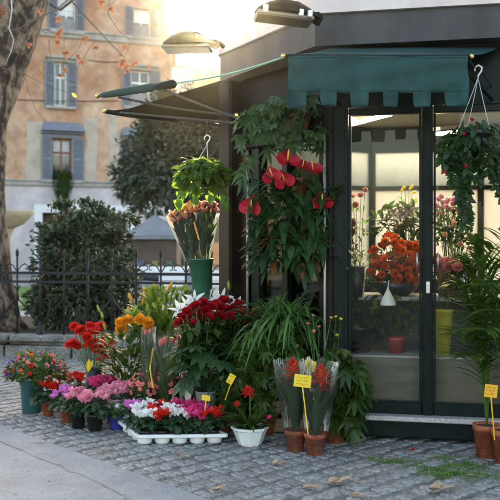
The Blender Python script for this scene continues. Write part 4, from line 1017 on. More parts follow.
def roses(label, pos, bx, by, Y, pmat, name='rose_bunch', leaf=L_dark, h0=.4):
    b = gp(bx, by, Y); t = thing(name, label, 'bunch of flowers', b, 'bunches of red roses'); mb = MB(); fl = [at(x,y,Y+U(-.1,.1),b) for x,y in pos]
    for p in fl: mb.tube([(p.x*.25,p.y*.25,h0), (p.x*.75,p.y*.75,p.z*.7), tuple(p-Z*.015)], .0035, 5, mi=1)
    for i in range(430):
        k = random.choice(fl); s_ = U(.25,.96); p = V((k.x*s_*1.15, k.y*s_, h0-.1+(k.z-h0+.05)*s_)); mb.leaf(p+rdir()*.04, aim((k.x*3,k.y-.4,.3),.7), U(.07,.11), .052, droop=.25, seg=3)
    mb.build('foliage', [leaf, M_stem], t, smooth=True, local=True)
    for p in fl: part('rose', bloom('rose', pmat), t, p, aim((p.x*1.5,-.5,.8),.35), U(.95,1.2))
    mb = MB(); mb.lathe([(0,0),(.085,0),(.11,h0-.06),(.115,h0),(.105,h0),(.09,h0-.1)], n=20); mb.build('bucket', M_blackpot, t, smooth=True, local=True)
roses('bunch of crimson roses with dark leaves left of the kiosk corner post', ((182,318),(187,313),(192,319),(197,307),(203,304),(206,312),(199,320),(205,321),(188,322),(193,310),(180,324),(195,325),(209,318),(212,308),(202,314)), 195, 428, 6.8, P_dred)
roses('smaller bunch of crimson roses in front of the kiosk corner post', ((214,318),(220,308),(226,311),(231,317),(239,305),(235,309),(221,318),(216,306),(233,311),(228,320),(241,313),(224,302)), 224, 424, 6.95, P_dred)
roses('few crimson roses leaning against the kiosk side below the hanging anthurium', ((252,318),(256,313),(250,325)), 253, 424, 6.95, P_dred)
# cellophane bunch
def cone(parent, mat_, prof, b, name='cellophane', n=20, wob=.06, sx=1.0, sy=1.0, lean=(0,0)):
    mb = MB(); vs = []
    for k, (r, z) in enumerate(prof):
        for j in range(n):
            a = 6.2832*j/n; rr = r*(1+wob*math.sin(a*3+z*9)+U(-.02,.02)); vs.append(V((rr*math.cos(a)*sx+lean[0]*z, rr*math.sin(a)*sy+lean[1]*z, z+(U(-.02,.02) if k == len(prof)-1 else 0))))
    mb.add(vs, [(i*n+j, i*n+(j+1) % n, (i+1)*n+(j+1) % n, (i+1)*n+j) for i in range(len(prof)-1) for j in range(n)])
    return mb.build(name, mat_, parent, smooth=True, local=True)
b = gp(168, 424, 6.95); t = thing('wrapped_bunch', 'bunch of coral tulips standing wrapped in clear cellophane', 'bunch of flowers', b, 'cellophane wrapped bunches')
mb = MB(); fl = [at(x,y,6.95+U(-.05,.05),b) for x,y in ((166,345),(172,343),(178,343),(184,345),(160,347),(180,348))]
for p in fl: mb.tube([(p.x*.5,p.y*.5,.05), tuple(p-Z*.005)], .004, 5, mi=1)
for i in range(46): a = U(0,6.28); mb.leaf((math.cos(a)*.06,math.sin(a)*.06,U(.1,.42)), (math.cos(a)*.3,math.sin(a)*.3,1), U(.16,.24), .05, droop=.05, seg=4)
mb.build('foliage', [L_mid, M_stem], t, smooth=True, local=True)
for p in fl: part('flower', bloom('tulip', P_sal), t, p, aim((0,-.5,1),.3), 1.3)
cone(t, M_cell, [(.06,.03),(.10,.12),(.15,.4),(.175,.74)], b)
b = gp(148, 424, 6.95); t = thing('wrapped_bunch', 'narrow cellophane sleeve of long stems with a yellow ribbon left of the coral tulips', 'bunch of flowers', b, 'cellophane wrapped bunches')
mb = MB(); fl = [at(x,y,6.95,b) for x,y in ((145,335),(150,334))]
for p in fl: mb.tube([(p.x*.5,0,.05), tuple(p)], .004, 5, mi=1)
for i in range(26): a = U(0,6.28); mb.leaf((math.cos(a)*.03,math.sin(a)*.03,U(.1,.5)), (math.cos(a)*.15,math.sin(a)*.15,1), U(.14,.2), .035, seg=4)
mb.build('foliage', [L_mid, M_stem], t, smooth=True, local=True)
for p in fl: part('flower', bloom('tulip', P_sal), t, p, Z, .7)
mb = MB(); mb.beam(at(153,348,6.87,b), at(150,368,6.87,b), .012, .004, up=V((0,1,0))); mb.beam(at(150,368,6.87,b), at(153,388,6.87,b), .012, .004, up=V((0,1,0))); mb.build('ribbon', M_yel, t, local=True)
cone(t, M_cell, [(.03,.03),(.045,.15),(.055,.4),(.065,.77)], b, n=14)
# fatsia
b = gp(206, 426, 6.7); t = thing('fatsia_plant', 'dark fatsia with broad hand shaped leaves in a grey cone pot', 'potted plant', b)
mb = MB(); mb.lathe([(0,0),(.055,0),(.06,.06),(.085,.30),(.09,.31),(.08,.31),(.07,.25)], n=20); mb.build('pot', mat('grey cone pot', (.24,.24,.25), (.33,.33,.34), rough=.5), t, smooth=True, local=True)
mb = MB()
for x, y, sz, d in ((203,354,.17,(.2,-.6,-.3)),(188,380,.17,(-.5,-.5,-.5)),(180,366,.14,(-.7,-.3,-.2)),(222,362,.16,(.6,-.5,-.2)),(212,378,.14,(.1,-.7,-.5)),(232,378,.15,(.7,-.4,-.4)),(195,346,.13,(-.3,-.5,0)),(230,350,.14,(.5,-.3,.1)),(176,352,.13,(-.6,-.2,0)),(216,345,.13,(.2,-.4,.2)),(241,362,.13,(.6,-.4,0)),(228,395,.13,(.5,-.5,-.5)),(198,368,.14,(-.2,-.6,-.3))):
    p = at(x,y,6.62+U(-.12,.1),b); palmate(mb, p, d, sz); mb.tube([(0,0,.28), (p.x*.5,p.y*.5,p.z*.8+.08), tuple(p)], .004, 5, mi=1)
mb.build('foliage', [L_blue, M_stem], t, smooth=True, local=True)
# hidden tall backing plants: dark ruscus mass under the roses
def leafy(name, label, bx, by, Y, pts, n, L, W, lm, potm=M_terra, potr=.085, poth=.16, kind='whorl', group=None, spread=.5, nleaf=7, d=(0,-.5,.5), prof='oval', droop=.35):
    b = gp(bx, by, Y); t = thing(name, label, 'potted plant', b, group); pot(t, potr*.75, potr, poth, potm); mb = MB()
    for i in range(n):
        x, y, rx, ry = random.choice(pts); a = U(0,6.28); r = math.sqrt(U(0,1)); p = at(x+rx*r*math.cos(a), y+ry*r*math.sin(a), Y+U(-.2,.16), b); p.z = max(p.z, .08)
        dd = aim(d, .7)
        if kind == 'whorl': whorl(mb, p, nleaf, L, W, dd, spread, droop=droop, prof=prof)
        else: mb.leaf(p, dd, L*U(.7,1.2), W*U(.8,1.2), droop=droop, seg=4, prof=prof)
        if i % 3 == 0: mb.tube([(U(-.03,.03),U(-.03,.03),poth-.03), (p.x*.5,p.y*.5,p.z*.75+.06), tuple(p)], .0035, 4, mi=1, cap=False)
    mb.build('foliage', [lm, M_stem], t, smooth=True, local=True); return t
leafy('umbrella_plant', 'dark green umbrella plant filling the corner under the spider plant', 268, 432, 6.62, [(262,368,24,34),(283,385,16,36),(246,350,14,18),(272,345,26,12),(255,398,20,20),(290,350,20,20),(250,372,16,20)], 210, .085, .03, L_mid)
leafy('schefflera', 'fresh green schefflera with drooping leaflets in a terracotta pot by the door', 335, 443, 6.3, [(345,380,18,30),(352,405,16,26),(338,360,12,18),(356,385,12,22),(340,420,12,12)], 85, .10, .038, leafm('leaf deep', (.012,.040,.007), (.045,.092,.016)), droop=.6, d=(.2,-.5,.1))
leafy('dark_ivy_pot', 'low dark leafy plant in a red brown pot right of the white tray', 222, 432, 6.55, [(224,402,14,14),(236,408,14,14),(228,385,14,14)], 150, .05, .03, L_dark, kind='leaf', potr=.075, poth=.14)
price_tag('tilted yellow price tag among dark leaves above the bromeliad bowl', tuple(P(225,400,6.4)), P(231,379,6.35), (.050,.075), R(28), lines=2)
# small flowering stems in front of the spider plant
b = gp(318, 436, 6.4); t = thing('crown_of_thorns', 'thin stemmed plant with tiny salmon and yellow flowers by the aluminium strip', 'potted plant', b); pot(t, .06, .08, .15, M_terra)
mb = MB(); fl = [at(x,y,6.35+U(-.1,.1),b) for x,y in ((313,316),(319,327),(314,331),(297,346),(318,355),(336,317),(341,319),(335,352),(339,353),(308,324),(337,335),(331,318))]
for p in fl: mb.tube([(p.x*.2,p.y*.2,.1), (p.x*.6+U(-.03,.03),p.y*.6,p.z*.6), tuple(p)], .0035, 5, mi=1); whorl(mb, p-Z*.03, 5, .045, .018, Z, .4); whorl(mb, p*.82, 4, .05, .02, Z, .4)
mb.build('foliage', [L_mid, M_stem], t, smooth=True, local=True)
for i, p in enumerate(fl): part('flower', bloom('tiny', P_sal if i < 5 or i == 9 else P_yel), t, p, aim((0,-.5,.6),.3), 1.1)
# bromeliad in a white bowl
b = gp(250, 445); t = thing('bromeliad', 'red flowering bromeliad in a white octagonal bowl', 'potted plant', b)
mb = MB(); mb.lathe([(0,0),(.080,0),(.088,.012),(.128,.112),(.140,.118),(.142,.135),(.126,.135),(.11,.11),(0,.105)], n=8); mb.build('pot', M_whitep, t, local=True)
mb = MB(); mb.lathe([(.118,.118),(.05,.126),(0,.128)], n=12); mb.build('soil', M_soil, t, local=True)
mb = MB()
for i in range(46):
    a = U(0,6.28); e = U(.5,1.6); mb.leaf((math.cos(a)*.02,math.sin(a)*.02,.12), (math.cos(a),math.sin(a),e), U(.22,.34), .032, droop=.45, fold=.3, seg=6, prof='strap')
for i in range(30): a = U(0,6.28); mb.leaf((math.cos(a)*.09,math.sin(a)*.09,.13), aim((math.cos(a),math.sin(a),.2),.4), .06, .04, seg=3, prof='round', mi=0)
mb.tube([(0,0,.1),(.0,-.01,.36)], .006, 6, mi=1); mb.build('foliage', [L_mid, M_stem], t, smooth=True, local=True)
part('flower', bloom('star', P_red), t, at(248,392,6.2,b), aim((0,-.5,1),.1), .95); part('flower', bloom('star', P_red), t, at(237,404,6.2,b), aim((-.3,-.5,1),.1), .5)
part('flower', bloom('tulip', P_hot), t, at(267,418,6.15,b), aim((.5,-.5,.4),.1), .8)
# two wrapped guzmanias
for lab, px, py, fx, fy in (('cellophane wrapped guzmania in the farther terracotta pot of the pair', 295.5, 451, 293, 362), ('cellophane wrapped guzmania in the closer terracotta pot of the pair, leaning right', 315, 454.5, 321, 368)):
    b = gp(px, py); Y = b.y; t = thing('wrapped_guzmania', lab, 'potted plant', b, 'cellophane wrapped guzmanias'); pot(t, .056, .074, .150, M_terra, rim=.016)
    mb = MB()
    for i in range(30): a = U(0,6.28); k = U(0,.16); mb.leaf((math.cos(a)*.02,math.sin(a)*.02,.14+k), (math.cos(a)*.42,math.sin(a)*.42,1.2), U(.26,.38), .045, droop=.12, fold=.35, seg=6, prof='strap')
    p = at(fx, fy+12, Y, b); mb.tube([(0,0,.13), tuple(p)], .006, 6, mi=1); mb.build('foliage', [L_blue, M_stem], t, smooth=True, local=True)
    fl = part('flower', bloom('star', P_verm), t, p+Z*.01, aim((.05,-.15,1),.05), 1.5); part('flower', bloom('star', P_red), t, p+Z*.055, aim((.05,-.15,1),.05), 1.15); part('flower', bloom('star', P_red), t, p-Z*.05, aim((0,-.1,1),.05), 1.2)
    cone(t, M_cell, [(.058,.01),(.080,.15),(.098,.28),(.122,.45),(.142,.645)], b, n=22, wob=.05, lean=(-.03 if px < 300 else .05, 0))
price_tag('square yellow price tag on a long stick in front of the two wrapped guzmanias', tuple(P(308,434,5.80)), P(302.5,381,5.76), (.115,.085), R(7), lines=3)
price_tag('yellow price card behind the two red guzmania flowers', tuple(P(311,400,6.12)), P(310,366,6.12), (.085,.075), R(10), lines=3)
# spider plant on a wooden crate
b = gp(285, 424, 6.72); ct = thing('wooden_crate', 'tall wooden crate hidden among leaves carrying the spider plant', 'crate', b)
for z in (.06,.2,.34,.48):
    mb = MB(); mb.box((0,0,z), (.34,.30,.10), bev=.006); mb.build('slat', M_wood, ct, local=True)
mb = MB()
for sx in (-.15,.15):
    for sy in (-.13,.13): mb.box((sx*1.02,sy*1.02,.27), (.035,.035,.54))
mb.build('frame', M_wood, ct, local=True)
b = b+V((0,0,.54)); t = thing('spider_plant', 'large spider plant with long arching thin leaves on the crate', 'potted plant', b); pot(t, .08, .11, .18, M_terra)
mb = MB()
for i in range(300):
    a = U(0,6.28); e = U(.3,2.4); L = U(.32,.56)
    mb.leaf((math.cos(a)*.05+U(-.12,.12),math.sin(a)*.05,.20+U(0,.16)), (math.cos(a),math.sin(a),e), L, .024, droop=U(.4,1.1), fold=.35, seg=8, prof='strap')
for k in range(9):
    x, y = U(248,325), U(300,350); p = at(x, y, 6.5, b); mb.tube([(0,0,.25),(p.x*.6,p.y*.6-.05,.30),tuple(p)], .003, 4, mi=1)
    for i in range(14): mb.leaf(p, rdir(-.4,.9), U(.10,.22), .013, droop=.7, fold=.3, seg=5, prof='strap')
mb.build('foliage', [leafm('spider leaf', (.035,.10,.025), (.11,.21,.06)), M_stem], t, smooth=True, local=True)

# ================================================================== plants hanging on the kiosk side
def wallpot(name, label, px, py, Y, r, h, m):
    b = P(px, py, Y); t = thing(name, label, 'hanging plant', b); pot(t, r*.72, r, h, m)
    mb = MB(); w_ = AW((b-C).dot(ad), 0, 0); mb.tube([(0,r*.8,h*.8), tuple(V((w_.x,w_.y,b.z+h*.8))-b)], .008, 6); mb.lathe([(r*1.02,h*.78),(r*1.06,h*.8),(r*1.02,h*.82)], n=16); mb.build('bracket', M_iron, t, local=True)
    return t, b
t, b = wallpot('hanging_schefflera', 'green plant with fingered leaflets spilling from a pot at the top of the kiosk side', 300, 132, 6.65, .085, .14, M_terra)
mb = MB()
for i in range(110):
    px = 236+90*U(0,1)**.85; py = U(96,150); 
    if px < 268: py = 118+(268-px)*.45+U(-16,14)
    p = at(px, py, 6.62+U(-.22,.15), b)
    whorl(mb, p, 7, U(.06,.085), .033, aim((p.x*.5,-.6,.4),.6), .35, droop=.5)
    if i % 2 == 0: mb.tube([(U(-.03,.03),0,.12), (p.x*.5,p.y*.5,p.z*.6+.14), tuple(p)], .0035, 4, mi=1, cap=False)
for x, y in ((241,173),(246,165),(252,158),(244,180),(328,150),(268,150)): whorl(mb, at(x,y,6.6,b), 6, .09, .034, (-.3,-.6,-.1), .3, droop=.7)
mb.build('foliage', [leafm('schefflera leaf', (.018,.050,.016), (.062,.115,.036)), M_stem], t, smooth=True, local=True)
t, b = wallpot('anthurium', 'anthurium with five big glossy red spathes in a terracotta pot', 299, 196, 6.6, .075, .14, M_terra)
sp = [((272,175),1.0,(-.25,-.8,.3)),((284,180),1.18,(-.05,-.9,.2)),((288,158),1.2,(.1,-.8,.5)),((313,168),1.1,(.4,-.6,.6)),((322,201),1.15,(.15,-.8,.4)),((251,206),1.15,(-.2,-.9,.1)),((303,165),.9,(.3,-.65,.6))]
mb = MB()
for (x,y), k, d in sp:
    p = at(x,y,6.42,b); mb.tube([(0,0,.12),(p.x*.4,p.y*.5,p.z*.5+.1),tuple(p)], .004, 5, mi=1)
for i in range(230):
    px, py = U(254,334), U(180,262); p = at(px,py,6.52+U(-.14,.16),b); mb.leaf(p, aim((p.x*1.5,-.55,U(-.7,.8)),.5), U(.14,.22), U(.06,.09), droop=.25, fold=.18, seg=4, prof='heart')
    if i % 5 == 0: mb.tube([(0,0,.12),(p.x*.5,p.y*.5,p.z*.4+.12),tuple(p)], .003, 4, mi=1, cap=False)
mb.build('foliage', [leafm('anthurium leaf', (.012,.04,.014), (.04,.09,.028), rough=.3), M_stem], t, smooth=True, local=True)
for (x,y), k, d in sp: part('spathe', bloom('spathe', P_anth), t, at(x,y,6.40,b), d, k*U(1.35,1.6), spin=U(-.5,.5)+math.pi*0)
t, b = wallpot('hanging_foliage_plant', 'hanging plant with thick dark leaves and rusty tips above the spider plant', 292, 252, 6.62, .085, .14, M_terra)
mb = MB()
for i in range(150):
    px, py = 284+U(-30,28), U(222,268); p = at(px,py,6.55+U(-.12,.14),b); mb.leaf(p, aim((p.x*2,-.5,U(-.5,.7)),.4), U(.10,.17), U(.04,.06), droop=.4, fold=.25, seg=4, mi=2 if random.random() < .12 else 0)
mb.build('foliage', [L_blue, M_stem, leafm('rusty leaf', (.14,.05,.015), (.24,.09,.03))], t, smooth=True, local=True)

# hanging baskets
def hook(t, b, hx, hy, Y, top, strands, rim, m=M_whitep):
    k = P(hx, hy, Y)-V(b); mb = MB()
    mb.tube([k+V((-.020,0,.045)), k+V((-.022,0,.065)), k+V((0,0,.085)), k+V((.026,0,.07)), k+V((.022,0,.045)), k+V((.002,0,.018)), k], .006, 8)
    for x_, y_ in strands: mb.tube([k, (x_*rim, y_*rim, top)], .0022, 5)
    mb.build('hanger', m, t, smooth=True, local=True)
Y = 7.15; b = P(202, 187, Y); t = thing('hanging_basket', 'sunlit pothos in a hanging basket under the dark side awning', 'hanging plant', b)
mb = MB(); mb.lathe(pot_prof(.07,.10,.12), n=20); mb.build('pot', M_blackpot, t, smooth=True, local=True)
hook(t, b, 207, 145, Y, .12, ((-1,0),(.5,.8),(.6,-.75)), .1)
mb = MB()
for i in range(330):
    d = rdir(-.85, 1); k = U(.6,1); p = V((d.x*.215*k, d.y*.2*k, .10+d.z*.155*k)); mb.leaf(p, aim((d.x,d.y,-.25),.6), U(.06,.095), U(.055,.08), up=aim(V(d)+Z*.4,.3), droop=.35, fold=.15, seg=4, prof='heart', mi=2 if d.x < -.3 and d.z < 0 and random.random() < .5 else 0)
for x, y in ((181,192),(178,198),(180,203),(224,196),(226,203),(194,198),(209,197)):
    p = at(x,y,Y-.1,b); 
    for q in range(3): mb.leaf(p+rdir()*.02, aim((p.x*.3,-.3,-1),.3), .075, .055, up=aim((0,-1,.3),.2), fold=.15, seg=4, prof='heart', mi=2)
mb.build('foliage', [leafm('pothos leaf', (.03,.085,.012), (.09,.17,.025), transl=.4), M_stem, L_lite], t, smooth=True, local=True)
mb = MB(); mb.tube([V((P(207,130,Y).x,Y,CAMZ-(128-HY)*Y/FPX)), P(207.5,119.5,7.285)], .0055, 6); tg = mb.build('hanging_wire', M_iron); tag(tg, 'thin dark wire holding the sunlit basket under the side awning', 'wire')
Y = 5.6; b = P(474, 150, Y); t = thing('hanging_basket', 'trailing dark green hoya in a hanging basket in front of the right door', 'hanging plant', b)
mb = MB(); mb.lathe(pot_prof(.08,.11,.12), n=20); mb.build('pot', M_blackpot, t, smooth=True, local=True)
hook(t, b, 478, 78, Y, .12, ((-1.1,0),(-.25,.9),(.95,-.4)), .1, mat('pale wire', (.62,.62,.64), rough=.4))
mb = MB()
for i in range(230):
    d = rdir(-.75, 1); k = U(.6,1); p = V((d.x*.225*k, d.y*.2*k, .04+d.z*.17*k)); mb.leaf(p, aim((d.x,d.y,-.5),.45), U(.05,.075), U(.032,.044), up=aim(V(d)+Z*.3,.3), droop=.3, fold=.25, seg=4)
for x0, x1, y1 in ((450,446,172),(456,453,184),(462,460,206),(466,466,228),(476,478,182),(486,488,176),(494,497,190),(500,505,205),(444,442,160)):
    a, e = at(x0,150,Y-.06+U(-.08,.08),b), at(x1,y1,Y-.08+U(-.08,.08),b); n = int((a-e).length/.018)+2
    mb.tube([(0,0,.1), tuple(a), tuple(e)], .003, 5, mi=1)
    for k in range(n):
        p = a.lerp(e, k/n)
        for sg in (-1,1): mb.leaf(p, aim((sg*.8,-.25,-.5),.6), U(.04,.07), U(.03,.042), up=aim((0,-1,.5),.3), fold=.25, droop=.2, seg=4)
mb.build('foliage', [leafm('hoya leaf', (.008,.028,.009), (.035,.07,.022), rough=.36), M_stem], t, smooth=True, local=True)
for x, y in ((462,133),(466,163),(444,170),(470,118)): part('flower', bloom('tulip', P_dred), t, at(x,y,Y-.15,b), aim((0,-.6,-.4),.4), .6)
mb = MB(); mb.tube([br+V((.02,.02,-.02)), P(475,68,5.6), P(478,64,5.6)], .006, 6); mb.tube([P(478,66,5.6), V((1.80,6.3,2.62))], .005, 6); tg = mb.build('hanging_rod', M_iron); tag(tg, 'thin dark rod from the awning tip carrying the trailing basket', 'rod')

# ---- cone bouquet in a tall green bucket on a stand
Y = 7.2; b = P(201.5, 300, Y); vt = thing('flower_bucket', 'tall tapered green bucket raised beside the kiosk corner post', 'bucket', b)
mb = MB(); mb.lathe([(0,0),(.068,0),(.072,.02),(.098,.335),(.106,.337),(.108,.352),(.100,.352),(.085,.30),(.06,.03)], n=24); mb.build('body', mat('green bucket', (.012,.085,.045), (.02,.12,.065), rough=.35), vt, smooth=True, local=True)
mb = MB(); mb.lathe([(.0765,.055),(.080,.06),(.0795,.066)], n=24); mb.build('band', mat('green bucket dark', (.008,.05,.028), rough=.4), vt, smooth=True, local=True)
st = thing('flower_stand', 'dark iron flower stand carrying the tall green bucket', 'stand', (b.x, b.y, 0))
mb = MB(); mb.lathe([(0,b.z-.02),(.10,b.z-.018),(.10,b.z-.001),(0,b.z-.001)], n=20); mb.build('top', M_iron, st, local=True)
mb = MB(); mb.tube([(0,0,.02),(0,0,b.z-.018)], .018, 8); mb.lathe([(.15,0),(.15,.012),(.03,.03),(.018,.05)], n=18); mb.build('pole', M_iron, st, local=True)
def bouquet(label, poss, axis_px, pm, wrapm, left):
    bb_ = b+V((0,0,.02)); t = thing('rose_bouquet', label, 'bouquet', bb_, 'bouquets in the green bucket'); mb = MB(); fl = [at(x,y,Y+U(-.06,.06)+(0 if left else .02),bb_) for x,y in poss]
    for p in fl: mb.tube([(p.x*.1,p.y*.1,.05),(p.x*.55,p.y*.5,.36),tuple(p-Z*.01)], .004, 5, mi=1)
    for i in range(170):
        k = random.choice(fl); s_ = U(.45,.97); p = V((k.x*s_,k.y*s_,k.z*s_)); mb.leaf(p+rdir()*.012, aim((k.x*1.2,k.y-.1,1),.35), U(.08,.13), .028, droop=.1, seg=3)
    mb.build('foliage', [L_dark, M_stem], t, smooth=True, local=True)
    for p in fl: part('rose', bloom('rose', pm), t, p, aim((p.x,-.6,1),.3), U(.9,1.1))
    tc_ = sum(fl, V((0,0,0)))/len(fl)
    cone(t, wrapm, [(.045,.08),(.06,.30),(.085,.45),(.125,.74 if left else .72)], bb_, name='wrap', n=18, lean=(tc_.x/tc_.z*.9, 0))
    return t, bb_
t, bb_ = bouquet('orange roses in paper wrap leaning left out of the green bucket', ((173,218),(178,214),(183,211),(188,209),(192,213),(180,219),(187,217),(175,222)), 184, P_peach, M_cell, True)
mb = MB()
def pap(u, v): 
    x0, y0 = 166+u*34, 218-u*14+math.sin(u*6)*1.5; x1, y1 = 186+u*12, 262
    a, c = P(x0, y0, Y+.14-.05*u), P(x1, y1, Y+.10); return a.lerp(c, v)-bb_+V((0,.02*math.sin(u*12),0))
mb.grid(pap, 10, 5); mb.build('paper', mat('white wrapping paper', (.68,.64,.58), (.76,.73,.68), rough=.6, transl=.3), t, smooth=True, local=True, solid=.001)
mb = MB(); mb.leaf(at(190,200,Y-.12,bb_), (-.1,0,-1), .085, .05, up=V((0,-1,0)), seg=4, fold=.1); mb.build('paper_tag', mat('orange tag paper', (.72,.25,.02), rough=.5), t, local=True); mb = MB(); mb.beam(at(194,222,Y-.15,bb_), at(199,240,Y-.14,bb_), .012, .004, up=V((0,1,0))); mb.build('ribbon', mat('orange ribbon', (.75,.27,.02), rough=.4), t, local=True)
bouquet('pink roses with dark stems on the right in the green bucket', ((197,211),(201,208),(205,206),(209,207),(213,207),(203,212),(208,212),(214,211),(199,207)), 206, petalm('petal blush', (.80,.30,.30), (.90,.58,.54), transl=.4), M_cell, False)

# ================================================================== palms on the right
def palm(label, px, py, fr_, seed):
    random.seed(seed); b = gp(px, py); Y = b.y; t = thing('potted_palm', label, 'potted plant', b, 'potted palms by the door'); pot(t, .070, .092, .225, M_terra, rim=.02)
    mb = MB()
    for (x, y, lat) in fr_:
        e = at(x, y, Y+lat, b); m = V((e.x*.35, e.y*.4, max(e.z*.98, .5)+.05)); k = 16; pts_ = []
        for i in range(k+1): s_ = i/k; pts_.append(V((0,0,.2))*(1-s_)**2+m*2*s_*(1-s_)+e*s_*s_)
        mb.tube(pts_, [.007*(1-.7*i/k) for i in range(k+1)], 5, mi=1)
        for i in range(5, k+1):
            d = (pts_[min(i+1,k)]-pts_[i-1]).normalized(); sd_ = d.cross(Z); sd_ = sd_.normalized() if sd_.length > .05 else V((1,0,0)); f = math.sin(math.pi*min(1,(i-3)/(k-2)*.85+.12))
            for sg in (-1,1):
                mb.leaf(pts_[i]+d*U(0,.02), d*.75+sd_*sg*.8+Z*.12+rdir()*.14, .29*f+.06, .031, droop=.35, fold=.3, seg=5, prof='strap')
    mb.build('foliage', [leafm('palm leaf', (.016,.046,.010), (.085,.15,.024), rough=.33), M_stem], t, smooth=True, local=True)
palm('kentia palm in the left of the two terracotta pots by the door', 487, 457, [(470,300,-.1),(462,335,-.2),(455,285,.05),(484,268,.1),(492,250,-.05),(470,355,-.25),(464,262,.1),(498,300,-.3),(480,318,-.35),(474,245,0)], 5)
palm('kentia palm in the right terracotta pot, cut by the picture edge', 506, 463, [(478,262,-.1),(505,238,0),(488,285,-.3),(515,260,-.1),(530,290,-.2),(492,310,-.3),(485,330,-.35),(520,330,-.3)], 6)
price_tag('orange price tag on a stick in the palm pots', tuple(P(494.5,440,5.62)), P(491,391,5.60), (.085,.085), R(6), mat('orange tag', (.78,.36,.012), (.84,.42,.02), rough=.5), 3)
random.seed(21)

# ================================================================== things inside the kiosk, behind the glass
def inb(px, py, n_): # point on a plane n_ metres behind the front glass
    k = (px-CX)/FPX; o = C-fo_*n_; t_ = (k*o.y-o.x)/(fd.x-k*fd.y); Y = o.y+fd.y*t_; return P(px, py, Y), Y
def bunch_in(label, px, base, n_, poss, kind, pm, sc, lm=L_dark, vase=('bowl', M_blackpot), nl=120, L=.07, W=.03, lx=(0,0,0,0), cat='bunch of flowers', name='flower_bunch', jit=.1):
    b, Y = inb(px, 250, n_); b.z = base; t = thing(name, label, cat, b); mb = MB(); fl = [at(x,y,Y+U(-jit,jit)*.8-.05,b) for x,y in poss]
    x0,x1,y0,y1 = lx
    for p in fl: mb.tube([(p.x*.2,p.y*.2,.06),(p.x*.7,p.y*.7,p.z*.75),tuple(p-Z*.006)], .003, 4, mi=1)
    for i in range(nl): p = at(U(x0,x1),U(y0,y1),Y+U(-.1,.12),b); p.z = max(p.z,.04); mb.leaf(p, aim((p.x*2,-.3,.6),.7), L*U(.7,1.3), W*U(.8,1.2), droop=.25, seg=3)
    mb.build('foliage', [lm, M_stem], t, smooth=True, local=True)
    for p in fl: part('flower', bloom(kind, pm), t, p, aim((p.x,-.8,.5),.45), sc*U(.85,1.1))
    mb = MB(); v_, vm = vase
    pr = {'bowl':[(0,0),(.10,0),(.17,.05),(.20,.11),(.19,.11),(.16,.06),(0,.03)], 'pot':pot_prof(.085,.11,.20), 'bucket':[(0,0),(.055,0),(.075,.33),(.082,.335),(.082,.35),(.072,.35)], 'smallpot':pot_prof(.055,.070,.125), 'tallpot':pot_prof(.085,.115,.28), 'vase':[(0,0),(.05,0),(.06,.1),(.07,.24),(.064,.24),(.05,.02)]}[v_]
    mb.lathe(pr, n=22); mb.build('pot', vm, t, smooth=True, local=True); return t
rp = []
for i in range(58): 
    a = U(0,6.28); r = math.sqrt(U(0,1)); rp.append((394+27*r*math.cos(a), 260+24*r*math.sin(a)))
for i in range(8): rp.append((U(368,420), U(270,285)))
bunch_in('mass of vermilion anemones in a dark bowl on the upper shelf behind the door glass', 395, 1.045, .62, rp, 'anemone', P_verm, 1.25, lm=L_mid, nl=200, lx=(372,418,250,282))
bunch_in('mauve and white lilies with dark leaves standing behind the vermilion anemones', 400, 1.045, .86, ((400,219),(405,215),(393,213),(408,210),(412,224),(398,228),(387,221)), 'lily', petalm('petal mauve', (.42,.24,.26), (.58,.40,.38)), .75, nl=130, L=.12, W=.045, lx=(375,424,208,242), vase=('vase', M_blackpot))
bunch_in('pale red spray roses at the left edge of the door glass', 358, 1.045, .80, ((349,202),(353,197),(365,190),(356,205),(361,196),(350,209)), 'rose', P_sal, .6, lm=L_lite, nl=60, lx=(347,366,205,262), vase=('vase', M_whitep))
bunch_in('dark wine red blooms close to the left door stile', 346, 1.045, .55, ((346,226),(350,232),(345,238),(352,224),(349,242)), 'rose', petalm('petal wine', (.12,.008,.03), (.2,.015,.05)), .85, nl=60, lx=(342,356,235,275), vase=('vase', M_blackpot))
bunch_in('pink geranium in a terracotta pot behind the right door', 450, 1.045, .62, ((438,200),(443,203),(448,201),(440,208),(446,207),(455,211),(459,207),(463,212),(437,214),(466,216),(452,204),(458,214),(443,213),(436,206),(446,203),(450,209),(461,203),(468,208),(454,200),(441,197),(464,218),(447,216)), 'tiny', P_pink, 1.9, lm=L_mid, nl=420, L=.05, W=.03, lx=(434,472,208,246), vase=('tallpot', M_terra), cat='potted plant', name='potted_geranium')
bunch_in('salmon roses in a tall yellow bucket on the lower shelf', 443, .612, .33, ((431,262),(436,258),(440,264),(446,262),(452,264),(458,268),(463,266),(449,268),(437,268)), 'rose', P_sal, .95, nl=60, lx=(432,458,268,300), vase=('bucket', mat('yellow bucket', (.52,.42,.02), (.60,.48,.04), rough=.4)))
bunch_in('orange tulips in a clear glass vase between the trailing basket and the palm', 462, 1.045, .45, ((455,227),(447,236),(461,246),(467,249),(470,240),(474,254)), 'tulip', P_peach, 1.2, lm=L_lite, nl=50, L=.10, W=.02, lx=(446,474,242,268), vase=('vase', clear('vase glass', gloss=.2, rough=.03)))
bunch_in('yellow spray flowers high behind the lilies', 408, 1.045, 1.0, ((405,188),(409,190),(412,193),(401,192)), 'bud', P_yel, 1.0, lm=L_lite, nl=30, lx=(398,416,195,225), vase=('vase', M_whitep))
bunch_in('leafy green plant in a red pot on the lower shelf', 396, .612, .34, ((396,322),), 'tiny', P_red, .1, lm=L_mid, nl=130, L=.12, W=.035, lx=(372,418,300,340), vase=('smallpot', mat('red pot', (.34,.03,.025), (.42,.05,.04), rough=.45)), cat='potted plant', name='potted_fern')
